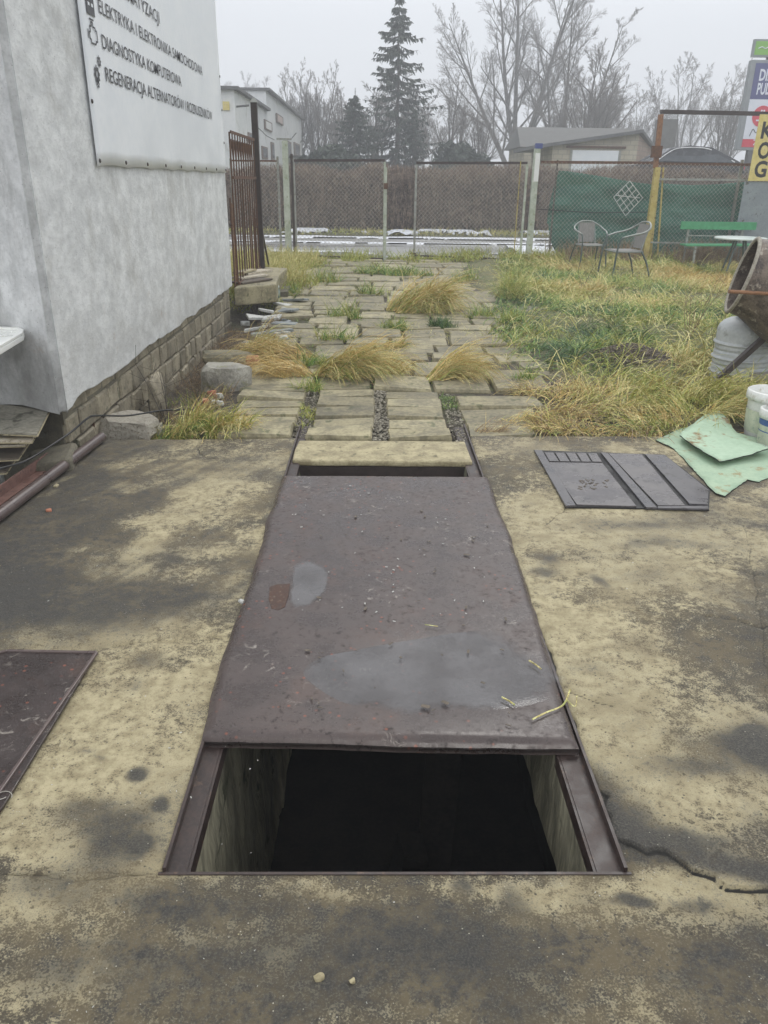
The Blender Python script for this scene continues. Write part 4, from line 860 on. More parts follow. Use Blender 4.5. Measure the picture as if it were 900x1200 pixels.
# ================================================================ CHAIN-LINK GATES AND FENCES
YG = 17.8
def chain(x0, x1, z0, z1, y, s=.088, r=.003, amp=.0, mask=None):
    """zigzag wires of a chain-link mesh in the XZ plane, as square prisms"""
    P = []
    w_ = x1-x0; h_ = z1-z0
    for sg in (1, -1):
        k0 = -h_ if sg > 0 else 0; n_ = int((w_+h_)/s)
        for i_ in range(n_+1):
            c_ = i_*s
            if sg > 0: a = (max(0, c_-h_), max(0, h_-c_)) if False else None
            # line x - sg*z = c
            if sg > 0: c1 = -h_+c_; zs = max(0, -c1); ze = min(h_, w_-c1); xs_ = c1+zs; xe_ = c1+ze
            else: c1 = c_; zs = max(0, c1-w_); ze = min(h_, c1); xs_ = c1-zs; xe_ = c1-ze
            if ze-zs < .02: continue
            K = 5; t_ = np.linspace(0, 1, K); P.append(np.stack([x0+xs_+(xe_-xs_)*t_, np.full(K, y)+sg*.002, z0+zs+(ze-zs)*t_], -1))
    P = np.array(P)
    if amp: P[..., 1] += amp*(fbm(P[..., 0], P[..., 2], 1.2, 2, 3)-.5); P[..., 0] += .04*(fbm(P[..., 0], P[..., 2], 1.1, 2, 5)-.5); P[..., 2] += .04*(fbm(P[..., 0], P[..., 2], 1.1, 2, 8)-.5)
    return tubes(P, np.full(P.shape[:2], r), 3)
def X_(px, py): return gy(px, py, YG)[0]
def Zp(px, py, y=YG): return gy(px, py, y)[2]
def gate(name, x0, x1, zt0, zt1, zb0, zb1, label, midrail=False, m1='galv', m2='gpost'):
    t = thing(name, label, 'gate', (x0, YG, 0), group='chain-link yard gates')
    MB().bar((x0, YG, zt0), (x1, YG, zt1), .05).build('top_rail', M['rail'] if m1 == 'galv' else M[m1], t); MB().bar((x0, YG, zb0), (x1, YG, zb1), .035).build('bottom_rail', M['rail'], t)
    MB().bar((x0, YG, zb0), (x0, YG, zt0-.026), .045).build('stile', M['galv'], t); MB().bar((x1, YG, zb1), (x1, YG, zt1-.026), .045).build('stile', M['gpost'], t)
    z0, z1 = max(zb0, zb1), min(zt0, zt1)
    o = npmesh('wire_mesh', *chain(x0+.03, x1-.03, z0, z1-.02, YG-.03, amp=.06), M['wire'], t); o['kind'] = 'stuff'; return t
g1 = gate('chain_link_gate', X_(344, 188), X_(451, 188), Zp(344, 188), Zp(451, 188), .08, .02, 'left chain-link gate leaf beside the concrete post, slightly sagging')
xs_ = X_(451, 300); MB().bar((X_(452, 200), YG-.05, -.1), (X_(452, 200), YG-.05, Zp(453, 196)), .06).build('drop_bolt_post', M['gpost'], g1)
MB().box((X_(452, 215), YG-.09, 1.5), (.08, .05, .12)).build('hinge', M['rust'], g1)
g2_ = gate('chain_link_gate', X_(488, 191), X_(618, 191), Zp(488, 191), Zp(618, 191), .1, .03, 'right chain-link gate leaf between the gap and the blue-capped post')
MB().box((X_(484, 300), YG-.03, .14), (.14, .04, .03)).build('latch', M['rust'], g2_)
MB().tube([(X_(608, 215), YG-.04, 2.02), (X_(608, 215), YG-.04, .05)], .012, 6).build('tie_rod', M['ypost'], g2_)
t = thing('concrete_post', 'pale concrete fence post with bracket at its top left of the gates', 'post', (X_(334, 200), YG, 0))
MB().box((X_(335, 200), YG, 1.15), (.13, .13, 2.4), taper=.9).build('shaft', M['gpost'], t); MB().box((X_(333, 172), YG, 2.38), (.3, .1, .035)).build('bracket', M['galv'], t)
MB().bar((X_(345, 200)-.05, YG-.0, -.05), (X_(345, 200)-.05, YG, 2.1), .05).build('iron_strut', M['darksteel'], t)
MB().bar((X_(328, 200)-.04, YG-.0, -.05), (X_(328, 200)-.04, YG, 2.05), .045).build('iron_strut', M['galv'], t)
t = thing('blue_cap_post', 'white and green fence post with blue cap right of the gates', 'post', (X_(626, 200), YG, 0))
MB().box((X_(627.5, 200), YG, 1.13), (.12, .12, 2.26)).build('shaft', M['gpost'], t); MB().box((X_(631, 175), YG, 2.31), (.14, .14, .1)).build('cap', M['bluecap'], t)
MB().box((X_(629, 190), YG-.063, 1.9), (.1, .006, .55)).build('white_paint_patch', M['winwhite'], t)
# short fence from the picket post to the concrete post
t = thing('chain_link_fence', 'short chain-link fence panel between the picket panel and the concrete post', 'fence', (-3, YG, 0))
xa = WX-1.2; xb = X_(328, 200)-.05; o = npmesh('wire_mesh', *chain(xa, xb, .05, 1.95, YG-.02, amp=.05), M['wire'], t); o['kind'] = 'stuff'
MB().bar((xa, YG, 1.96), (xb, YG, 1.96), .035).build('top_rail', M['rust'], t); MB().bar((xa, YG, 0), (xa, YG, 2), .05).build('end_post', M['galv'], t)
o = MB().tube([(WX+.05, yp, 2.35), (WX, 14.5, 2.28), (X_(322, 172), YG, 2.36)], .006, 5).build('tension_wire', M['cable']); meta(o, 'thin wire strung from the tall brown post to the concrete post', 'wire')
# right fence with cloth
t = thing('chain_link_fence', 'long chain-link fence with rusty top rail behind the green shade netting', 'fence', (5, YG, 0))
xa = X_(633, 200); xb = X_(905, 200)+.6
MB().bar((xa, YG, Zp(633, 190)), (X_(770, 191), YG, Zp(770, 191)), .055).build('top_rail', M['rust'], t)
MB().bar((X_(770, 191), YG, Zp(770, 192)), (xb, YG, Zp(880, 193)), .055).build('top_rail', M['rust'], t)
o = npmesh('wire_mesh', *chain(xa+.02, xb, .05, 2.0, YG-.03, amp=.05), M['wire'], t); o['kind'] = 'stuff'
MB().tube([(xa, YG-.04, 1.08), ((xa+X_(760, 250))/2, YG-.05, 1.02), (X_(760, 250), YG-.04, 1.05)], .008, 5).build('tension_wire', M['cable'], t)
MB().bar((X_(648, 250), YG+.02, 0), (X_(648, 250), YG+.02, 2.05), .03).build('stake', M['bark'], t)
for px_ in (860,): MB().bar((X_(px_, 250), YG+.05, 0), (X_(px_, 250), YG+.05, 2.1), .05).build('fence_post', M['galv'], t)
def patch():
    pts_ = [(719, 231), (738, 212), (753, 232), (733, 253)]; q = [gy(a, b_, YG-.06) for a, b_ in pts_]; P = []
    for k in range(5):
        f_ = k/4; P.append([q[0]*(1-f_)+q[1]*f_, q[3]*(1-f_)+q[2]*f_]); P.append([q[0]*(1-f_)+q[3]*f_, q[1]*(1-f_)+q[2]*f_])
    a_ = gy(722, 229, YG-.06); c_ = gy(750, 232, YG-.06); P.append([a_, c_])
    P = np.array(P); return tubes(P, np.full(P.shape[:2], .007), 4)
o = npmesh('mesh_patch', *patch(), M['wire_pale'], t); o['label'] = 'white wire diamond patch on the mesh'
def net(name, outline, y, label, seed):
    q = np.array([gy(a, b_, y) for a, b_ in outline]); xs = np.linspace(q[:, 0].min(), q[:, 0].max(), 90)
    n_ = len(outline)//2; topp = q[:n_]; bot = q[n_:][::-1]
    zt_ = np.interp(xs, topp[:, 0], topp[:, 2]); zb = np.interp(xs, bot[:, 0], bot[:, 2]); Vv = np.linspace(0, 1, 40)[:, None]
    Z = zb+(zt_-zb)*Vv; X = np.broadcast_to(xs, Z.shape)
    Yy = y+.22*(fbm(X*.6+Z*.7, Z*1.6-X*.25, 1.9, 4, seed)-.5)+.045*np.sin(Z*9+X*1.2+3*fbm(X, Z, .8, 2, 3))*.6
    ny, nx = Z.shape; i = (np.arange(ny-1)[:, None]*nx+np.arange(nx-1)[None]); F = np.stack([i, i+1, i+nx+1, i+nx], -1).reshape(-1, 4)
    o = npmesh(name, np.stack([X, Yy, Z], -1).reshape(-1, 3), F, M['cloth'], None, True); s = o.modifiers.new('s', 'SOLIDIFY'); s.thickness = .006; meta(o, label, 'netting'); return o
net('shade_netting', [(643, 240), (654, 200), (667, 201), (700, 206), (722, 210), (745, 214), (762, 216), (762, 296), (700, 300), (680, 301), (655, 299), (650, 293), (644, 281), (642.5, 262)], YG+.16, 'dark green shade netting left of the yellow post, behind the two chairs', 3)
net('shade_netting', [(768, 214), (790, 216), (810, 217), (840, 216), (876, 213), (930, 213), (930, 300), (880, 300), (840, 299), (800, 298), (790, 298), (768, 298)], YG+.16, 'dark green shade netting right of the yellow post, behind the bench', 6)
# yellow post frame
yf = thing('steel_post_frame', 'tall rusty frame of yellow post and brown crossbar carrying the yellow sign', 'frame', (X_(757, 300), 17.3, 0)); YF = 17.3
def at(px, py, y=YF): return gy(px, py, y)
MB().bar((at(756, 300)[0], YF, 0), (at(756, 300)[0], YF, at(768, 196)[2]), .11).build('lower_post', M['ypost'], yf)
xx = at(774, 150)[0]; MB().bar((at(773, 170)[0]-.02, YF+.005, at(768, 197)[2]), (at(776, 133)[0]-.02, YF+.005, at(776, 134)[2]), .085).build('upper_post', M['rustlight'], yf)
MB().bar((at(774, 131)[0], YF, at(777, 131)[2]), (at(899, 134)[0]+1.5, YF, at(899, 134)[2]), .075).build('crossbar', M['darksteel'], yf)
MB().bar((at(762, 300)[0]+.04, YF+.1, 0), (at(778, 196)[0]-.06, YF+.1, at(778, 196)[2]), .045).build('strut', M['ypost'], yf)
MB().bar((at(779, 196)[0]+.0, YF+.08, at(779, 196)[2]), (at(768, 300)[0]+.07, YF+.08, .2), .03).build('strut', M['ypost'], yf)
MB().box((at(768, 178)[0], YF-.07, at(768, 178)[2]), (.2, .09, .22)).build('hinge_box', M['rust'], yf)
MB().bar((at(772, 210)[0], YF, at(772, 210)[2]), (at(876, 210)[0], YF, at(876, 211)[2]), .04).build('thin_rail', M['galv'], yf)
MB().bar((at(760, 284)[0], YF, at(760, 284)[2]), (at(870, 287)[0], YF, at(870, 286)[2]), .03).build('thin_rail', M['galv'], yf)
MB().bar((at(899, 134)[0]+1.5, YF, 0), (at(899, 134)[0]+1.5, YF, at(899, 134)[2]), .09).build('far_post', M['rust'], yf)
# yellow sign with black letters
YS = 17.1; ys_ = thing('yellow_sign', 'yellow board sign with black stencil letters hanging from the frame crossbar', 'sign', gy(880, 212, YS))
a = gy(889.5, 134, YS); c = gy(877.5, 212, YS); wS = 1.15; zt_ = a[2]; zb = c[2]; xl = (a[0]+c[0])/2
MB().box((xl+wS/2, YS, (zt_+zb)/2), (wS, .02, zt_-zb)).build('board', M['ysign'], ys_, bevel=.004)
hL = (zt_-zb)*.25
for k, (tx, py_) in enumerate((('KA', 158), ('OK', 174.5 if 0 else 183), ('GN', 208))):
    q = gy(880, py_, YS-.0125); z = {0: zt_-hL-.12, 1: (zt_+zb)/2-hL*.5-.03, 2: zb+.08}[k]
    text_mesh(tx[0], M['cable'], ys_, (xl+.09, YS-.0125, z), (1, 0, 0), (0, 0, 1), .25, hL, bold=.03)
text_mesh('N', M['cable'], ys_, (xl+.43, YS-.0125, zb+.08), (1, 0, 0), (0, 0, 1), .25, hL, bold=.03)
gs = gy(876, 214, YS); o = MB().box((xl+.6-.0, YS+.03, (zb-.012)/2), (1.3, .015, zb-.012), (0, 0, 0)).build('grey_metal_sheet', M['greysheet']); meta(o, 'weathered grey metal sheet with peeling dark edge standing under the yellow sign', 'metal sheet')
# ================================================================ FURNITURE ON THE LAWN
def make_chair(label, loc, rz):
    t = thing('garden_chair', label, 'chair', loc, rz, 'metal garden chairs by the netting')
    # local frame: faces -Y
    b = MB(); b.box((0, -.02, .43), (.4, .4, .02)); b.build('seat', M['rattan'], t, local=True, bevel=.006)
    b = MB(); b.tube([(-.22, -.24, .42), (.22, -.24, .42), (.23, .16, .42), (-.23, .16, .42), (-.22, -.24, .42)], .013, 6); b.build('seat_frame', M['chairtube'], t, local=True, smooth=True)
    b = MB(); b.box((0, .225, .64), (.3, .014, .36), (-.2, 0, 0)); b.build('backrest', M['rattan'], t, local=True)
    hoop = spline([(-.25, -.2, .63), (-.29, -.05, .67), (-.29, .1, .7), (-.25, .22, .76), (-.13, .275, .83), (0, .285, .845), (.13, .275, .83), (.25, .22, .76), (.29, .1, .7), (.29, -.05, .67), (.25, -.2, .63)], 4)
    MB().tube(hoop, .015, 7).build('back_hoop', M['chairtube'], t, local=True, smooth=True)
    for sx in (-1, 1):
        MB().tube(spline([(sx*.25, -.2, .63), (sx*.24, -.25, .5), (sx*.25, -.28, .2), (sx*.27, -.3, 0)], 4), .014, 7).build('leg', M['chairdark'], t, local=True, smooth=True)
        MB().tube(spline([(sx*.23, .14, .43), (sx*.25, .24, .25), (sx*.27, .32, 0)], 4), .014, 7).build('leg', M['chairdark'], t, local=True, smooth=True)
        MB().tube([(sx*.17, .16, .44), (sx*.16, .27, .82)], .01, 6).build('back_stay', M['chairtube'], t, local=True)
    return t
c = gz(688, 312, .1); make_chair('grey metal garden chair facing the yard in front of the green netting', (c[0], c[1], .08), math.radians(6))
c = gz(722, 327, .05); ch = make_chair('metal garden chair turned sideways, nearest the yellow post', (c[0]+.12, c[1]+.05, .05), math.radians(-80)); ch.scale = (1.15, 1.15, 1.12)
YB = 16.9; bn2 = thing('garden_bench', 'bright green wooden bench standing before the netting', 'bench', (gy(840, 290, YB)[0], YB, 0))
def bp(px, py): return gy(px, py, YB)
MB().bar(bp(798, 264), bp(886, 265), .04, .15).build('backrest_plank', M['bench'], bn2)
for k in range(3): MB().bar(bp(795, 287)+(0, -.13-.13*k, .02), bp(880, 287)+(0, -.13-.13*k, .02), .11, .03).build('seat_plank', M['bench'], bn2)
for px_ in (808, 872):
    q = bp(px_, 264); MB().bar((q[0], YB+.03, 0), (q[0], YB+.03, q[2]+.05), .04).build('leg', M['galv'], bn2); MB().bar((q[0], YB-.5, 0), (q[0], YB-.5, bp(px_, 287)[2]), .04).build('leg', M['galv'], bn2)
    MB().bar((q[0], YB-.5, bp(px_, 290)[2]), (q[0], YB+.03, bp(px_, 290)[2]), .03).build('bracket', M['galv'], bn2)
MB().bar(bp(806, 276), bp(872, 277), .02).build('back_wire', M['galv'], bn2)
tc = gz(868, 279, .72); rt = thing('round_table', 'pale round garden table standing before the green bench', 'table', (tc[0], tc[1], 0))
MB().lathe([(0, .735), (.43, .735), (.45, .725), (.45, .705), (.43, .7), (0, .7)], (tc[0], tc[1], 0), n=36).build('table_top', M['tabletop'], rt)
for k in range(4):
    a_ = .6+k*math.pi/2; MB().tube([(tc[0]+.1*math.cos(a_), tc[1]+.1*math.sin(a_), .7), (tc[0]+.3*math.cos(a_), tc[1]+.3*math.sin(a_), 0)], .018, 7).build('leg', M['chairdark'], rt)
# ================================================================ RIGHT: barrel, mixer, buckets
bc = gz(862, 447, 0); bc = gy(863, 447, bc[1]-.08); bc[2] = 0; BY = bc[1]; bc[1] -= .25
br_ = thing('plastic_barrel', 'grey ribbed plastic barrel with narrow neck standing in the weeds', 'barrel', (bc[0], bc[1]+.25, 0))
hb = gy(862, 364, bc[1]+.25)[2]; rb = .232
prof = [(0, 0), (.2, 0), (rb, .03)]
for z in np.linspace(.06, .49, 60): prof.append((rb+(.012 if any(abs(z-q) < .012 for q in (.12, .25, .38)) else 0)-(.01 if any(abs(z-q) < .01 for q in (.185, .315)) else 0), z*hb/.66))
k_ = hb/.66; prof += [(rb-.003, .505*k_), (rb-.014, .535*k_), (rb-.04, .565*k_), (rb-.085, .59*k_), (.11, .6*k_), (.085, .61*k_), (.085, .64*k_), (.1, .645*k_), (.1, .66*k_), (0, .665*k_)]
MB().lathe(prof, (bc[0], bc[1]+.25, 0), n=40).build('body', M['barrel'], br_, True)
for z in (.12, .25, .38): MB().lathe([(rb+.008, z*k_-.006), (rb+.016, z*k_), (rb+.008, z*k_+.006)], (bc[0], bc[1]+.25, 0), n=40).build('rib', M['barrel_light'], br_, True)
MB().lathe([(.105, .632*k_), (.112, .64*k_), (.112, .672*k_), (0, .678*k_)], (bc[0], bc[1]+.25, 0), n=24).build('lid', M['barrel'], br_, True)
YM = bc[1]+.0; mc = gy(870, 323, YM); mixr = thing('cement_mixer', 'old rusty cement mixer with tilted drum at the right edge above the grey barrel', 'cement mixer', (mc[0]+.6, mc[1], 0))
# mouth plane axis: left, 20 deg up, a little towards the camera
vd = (mc-EYE)/np.linalg.norm(mc-EYE); vr = np.cross(vd, (0, 0, 1.)); vr /= np.linalg.norm(vr); vu = np.cross(vr, vd); ax = (-vr*math.cos(math.radians(13))+vu*math.sin(math.radians(13)))*math.cos(math.radians(10))-vd*math.sin(math.radians(10))
R0 = .285
prof = [(R0-.012, 0), (R0, .006), (R0+.012, .0), (R0+.01, -.02), (R0+.02, -.1), (R0+.13, -.33), (R0+.155, -.42), (R0+.155, -.6), (R0+.1, -.7), (.2, -.82), (0, -.84), (0, -.83), (.19, -.8), (R0+.09, -.69), (R0+.14, -.6), (R0+.14, -.42), (R0+.11, -.33), (R0, -.1), (R0-.012, 0)]
MB().lathe(prof, mc, ax, 40).build('drum', M['mixer'], mixr, True)
MB().lathe([(R0+.014, -.012), (R0+.022, 0), (R0+.012, .014), (R0-.008, .012), (R0-.014, 0)], mc, ax, 40).build('rim', M['cement'], mixr, True)
for k in range(3):
    a_ = k*2.1+.4; xx_ = np.cross(ax, (0, 0, 1.)); xx_ /= np.linalg.norm(xx_); yy_ = np.cross(ax, xx_); d_ = math.cos(a_)*xx_+math.sin(a_)*yy_
    MB().bar(mc-ax*.1+d_*(R0-.04), mc-ax*.6+d_*(R0+.07), .02, .09, up=d_).build('blade', M['mixer'], mixr)
a_ = gy(854, 341.5, YM-.36); c = gy(930, 346, YM-.36); MB().tube([a_, c], .014, 8).build('handle_bar', M['rustlight'], mixr)
a_ = gy(893, 398, YM+.12); c = gy(842, 444, YM-.12); a_ = gy(893, 398, YM-.1); MB().bar(a_+(a_-c)*.6, c, .045).build('strut', M['darksteel'], mixr)
for dy in (-.35, .4): MB().bar((mc[0]+.75, YM+dy, 0), (mc[0]+.55, YM+dy*.6, .95), .06).build('leg', M['rust'], mixr)
MB().bar((mc[0]+.5, YM-.4, .62), (mc[0]+.5, YM+.4, .62), .06).build('cross_member', M['rust'], mixr)
# buckets
def bucket(c, r, h, label, lab2, mlab, openb):
    t = thing('bucket', label, 'bucket', (c[0], c[1], 0))
    MB().lathe([(0, .002), (r*.84, 0), (r*.86, .01), (r*.98, h*.86), (r*1.0, h-.002), (r*.96, h), (r*.94, h*.8), (0, h*.78)], c, n=36).build('body', M['bucket'], t, True)
    MB().lathe([(r*1.0, h-.055), (r*1.07, h-.055), (r*1.07, h-.03), (r*1.05, h), (r*.98, h+.006), (r*.96, h-.002)], c, n=36).build('rim', M['bucket'], t, True)
    MB().lathe([(r*(.86+.12*z/.86/1), h*z)for z in (.12, .2, .6)] and [(r*.9+.0015, h*.15), (r*.965+.0015, h*.62)], c, n=36).build('label', mlab, t, True)
    return t
c1 = gz(896, 517, 0); R1 = .165; c1 = np.array([0, gz(896, 517, 0)[1]+.1, 0.]); c1[0] = gy(875, 488, c1[1])[0]+R1*.98; h1 = gy(890, 458, c1[1]-.0)[2]
bk = bucket(c1, R1, h1, 'larger white plastic bucket full of rubble, behind the smaller one', 0, M['label_pale'], True)
rg = random.Random(3)
for k in range(26):
    a_ = rg.uniform(0, 6.28); q_ = rg.uniform(0, R1*.8); sz = rg.uniform(.015, .035)
    rock((c1[0]+q_*math.cos(a_), c1[1]+q_*math.sin(a_), h1*.84), (sz, sz, sz), 200+k, 'rubble_chip', rg.choice((M['darksteel'], M['shard'], M['mortar'])), 'small rubble chip inside the larger white bucket', 'rubble', k, group='chips in the larger bucket')
c2 = np.array([0, c1[1]-.24, 0.]); c2[0] = gy(890, 505, c2[1])[0]+.122; h2 = gy(897, 480, c2[1])[2]
bk2 = bucket(c2, .125, h2, 'smaller white bucket with blue label at the right edge of the photo', 0, M['label_pale'], False)
MB().lathe([(.125*.93+.003, h2*.45), (.125*.97+.003, h2*.78)], c2, n=36).build('blue_band', M['label_blue'], bk2, True)
th = math.radians(258); text_mesh('A', M['bucket'], bk2, (c2[0]+.127*math.cos(th)-.02, c2[1]+.127*math.sin(th)-.002, h2*.5), (1, .0, 0), (0, 0, 1), .045, h2*.2)
c = gz(880, 447, .05); rock((c[0]+.05, c[1]-.1, .07), (.3, .2, .16), 300, 'cement_lump', M['cement'], 'pale lump of old cement before the grey barrel', 'cement lump', .3)
# ================================================================ GRASS
def blades(n, xy, hgt, wid, lean, leandir, zf, K=4, curl=.6, seed=1, jitter_dir=3.14):
    """xy (n,2); hgt,wid,lean arrays; leandir angle arrays"""
    rg = np.random.default_rng(seed); t_ = np.linspace(0, 1, K)[None]
    L = hgt[:, None]; ang = leandir+rg.uniform(-1, 1, n)*jitter_dir; le = lean[:, None]*(t_**1.6)
    # arc: angle from vertical grows along the blade
    phi = lean[:, None]*(.25+curl*t_+(1-curl)*t_**2)
    seg = L/(K-1); dz = np.cos(phi)*seg; dr = np.sin(phi)*seg
    z = np.concatenate([np.zeros((n, 1)), np.cumsum(dz[:, 1:], 1)], 1); r = np.concatenate([np.zeros((n, 1)), np.cumsum(dr[:, 1:], 1)], 1)
    ca, sa = np.cos(ang)[:, None], np.sin(ang)[:, None]
    x = xy[:, :1]+r*ca; y_ = xy[:, 1:]+r*sa; z0 = zf(xy[:, 0], xy[:, 1]) if callable(zf) else zf
    gnd = gh(x, y_) if callable(zf) else zf; z = np.maximum(z+np.asarray(z0).reshape(-1, 1), gnd+.006+rg.uniform(0, .03, (n, 1)))
    P = np.stack([x, y_, z], -1); sd_a = rg.uniform(0, 3.14, n); S = np.stack([np.cos(sd_a), np.sin(sd_a)*.4, rg.uniform(-.5, .5, n)], -1); S /= np.linalg.norm(S, axis=1)[:, None]
    Wd = wid[:, None]*np.array([1, .95, .75, .15])[None] if K == 4 else wid[:, None]*np.linspace(1, .2, K)[None]
    return ribbons(P, S, Wd)
def tuft(px, py, rad, n, length, dirdeg, mats, label, spread=.9, lean=(1.0, 1.9), seed=1, height=.12, stretch=1., wd=.0034):
    """clump of combed blades"""
    rg = np.random.default_rng(seed); n = int(n*.85); c = gz(px, py, 0); t = thing('grass_tuft', label, 'grass tuft', (c[0], c[1], 0))
    for k, (m_, fr, ln) in enumerate(mats):
        N = int(n*fr); a_ = rg.uniform(0, 6.28, N); q_ = .42*rad*np.sqrt(rg.random(N)); sid = np.random.default_rng(seed+k).integers(0, 6, N); so_ = np.random.default_rng(seed).uniform(-1, 1, (6, 4)); xy = np.stack([c[0]+q_*np.cos(a_)*stretch+so_[sid, 0]*rad*.75*stretch, c[1]+q_*np.sin(a_)*.6+so_[sid, 1]*rad*.5], -1)
        hump = height*np.maximum(0, 1-(q_/(.42*rad))**2)*(.5+.4*so_[sid, 3])
        P = blades(N, xy, length*ln*rg.uniform(.35, 1.25, N)*(1+.25*so_[sid, 3]), wd*rg.uniform(.5, 1.5, N), rg.uniform(lean[0], lean[1]+.35, N), math.radians(dirdeg)+so_[sid, 2]*.8*spread+rg.normal(0, .25, N)+.5*(fbm(xy[:, 0]*9, xy[:, 1]*9, 1, 2, seed)-.5), gh, 6, .7, seed+k, spread)
        V, F = P; V = V.reshape(N, -1, 3); V[..., 2] += (hump*rg.random(N))[:, None]; o = npmesh('dry_blades' if 'straw' in m_ or m_ == 'deadbrown' else 'green_blades', V.reshape(-1, 3), F, M[m_], t)
    return t
ST = [('straw', .6, 1.), ('straw2', .3, 1.), ('olive', .15, .9), ('green', .07, .6)]
tuft(398, 440, .22, 1500, .55, -12, ST+[('green', .14, .8)], 'large golden tuft of flopped grass in the middle of the path left of the gap', .5, (1.1, 1.9), 1, .15, 1.2)
tuft(520, 444, .2, 1300, .55, -10, ST, 'golden tuft of combed grass right of the centre gap, pointing right', .45, (1.1, 1.9), 2, .14, 1.1)
tuft(450, 436, .18, 700, .36, 0, ST, 'low straw tuft between the two large golden tufts', .9, (1.2, 1.9), 3, .06, 1.3)
tuft(473, 366, .42, 2200, .75, -20, ST+[('olive', .25, .9)], 'biggest straw tuft further up the path towards the gates', 1.0, (1.0, 1.8), 4, .26, 1.1, .0045)
tuft(285, 418, .3, 1300, .5, -20, ST+[('olive', .3, .9)], 'straw tuft by the rubble heap behind the grey stone block', 1.0, (1.0, 1.8), 5, .1, 1.2)
tuft(345, 420, .12, 500, .55, 175, [('straw', .8, 1.), ('deadbrown', .2, .9)], 'flat straw strands combed left across the path', .25, (1.5, 1.9), 6, .04, 2.)
tuft(345, 441, .12, 500, .6, 180, [('straw', .8, 1.)], 'long flat straw wisps lying left of the large golden tuft', .2, (1.5, 1.9), 7, .04, 1.5)
tuft(232, 500, .3, 1500, .32, -20, [('straw2', .4, 1.), ('olive', .5, .9), ('straw', .3, 1)], 'yellow green tuft growing along the far edge of the left concrete', 1.5, (.7, 1.7), 8, .06, 1.2)
tuft(222, 506, .2, 900, .12, 0, [('green', 1., 1.)], 'short bright green grass at the foot of the yellow tuft', 3.1, (.3, 1.2), 9, .02, 1.4)
tuft(519, 384, .16, 900, .13, 0, [('dgreen', .8, 1.), ('green', .3, 1.)], 'small dark green cushion of grass on the path', 3.1, (.3, 1.3), 10, .04, 1.)
tuft(458, 386, .18, 500, .2, 0, [('green', .6, 1.), ('olive', .4, 1.)], 'small green tuft in front of the biggest straw tuft', 3.1, (.5, 1.5), 11, .03, 1.)
tuft(460, 408, .13, 400, .24, -40, [('straw', .8, 1.), ('green', .2, 1)], 'little straw tuft on the path between rows of slabs', 1.2, (1., 1.8), 12, .03, 1.)
tuft(572, 508, .1, 260, .2, -10, [('deadbrown', .8, 1.), ('straw', .3, 1)], 'small dead brown tuft on the right paving near the rail end', .8, (1.1, 1.8), 13, .03, 1.2, .0022)
tuft(830, 478, .3, 700, .42, -60, [('straw2', .7, 1.), ('olive', .5, .9)], 'coarse pale grass arching over the felt sheets by the buckets', 1.4, (.9, 1.9), 14, .1, 1.2, .004)
tuft(845, 492, .2, 260, .5, -50, [('straw2', .8, 1.), ('straw', .3, .9)], 'long pale grass blades bending down onto the upper felt sheet', .8, (.9, 1.9), 24, .14, 1.2, .004)
tuft(600, 352, .35, 900, .4, 0, [('olive', .5, 1.), ('green', .4, .8), ('straw2', .4, 1)], 'mixed green tuft at the right border of the path', 3.1, (.5, 1.6), 15, .08, 1.)
tuft(462, 322, .5, 900, .25, 0, [('green', .7, 1.), ('olive', .4, 1)], 'green tuft on the path just inside the gate gap', 3.1, (.5, 1.5), 16, .05, 1.4, .006)
TL = ['green weeds at the left foot of the large golden tuft', 'green weeds in the left joint of the four centre slab rows', 'weed tuft at the right border of the path beside the dark earth', 'weed tuft at the right border of the path below the mixed green tuft', 'weed tuft on the path left of the biggest straw tuft', 'weed tuft on the path just above the large golden tuft', 'weed tuft on the path before the right gate leaf', 'weed tuft at the right path border nearest the right gate leaf', 'weed tuft left behind the biggest straw tuft', 'weed tuft right of the small dark green grass cushion', 'weed tuft by the outer end of the concrete step', 'weed tuft on the path between step and gate gap']
for k, (px_, py_) in enumerate(((365, 428), (358, 455), (612, 447), (600, 380), (405, 372), (395, 398), (545, 330), (610, 330), (430, 345), (560, 372), (340, 345), (380, 330))):
    tuft(px_, py_, .14+.01*(450-py_)/10, 260, .16+.001*(450-py_), 0, [('green', .6, 1.), ('olive', .4, 1.), ('straw2', .2, 1)], TL[k], 3.1, (.4, 1.5), 30+k, .02, 1., .003+.00002*(450-py_))['group'] = 'small weed tufts in the path joints'
for k, (px_, py_, L_, rd, lab) in enumerate(((618, 492, .22, .16, 'brown flattened straw spilling over the right paving by the concrete edge'), (660, 503, .26, .2, 'matted straw lying along the concrete edge left of the panelled door'), (705, 512, .26, .2, 'matted straw on the concrete edge above the panelled door'), (745, 508, .24, .16, 'matted straw between panelled door and felt sheets'), (690, 488, .3, .25, 'flattened straw ridge on the lawn behind the panelled door'), (655, 462, .3, .2, 'yellow straw heap on the lawn corner beside the path'))):
    tuft(px_, py_, rd, 420, L_, (180 if k % 2 else -10), [('straw', .4, 1.), ('deadbrown', .35, 1.), ('olive', .2, .8), ('straw2', .2, 1.)], lab, 1.4, (1.2, 1.9), 80+k, .04, 1.8, .003)
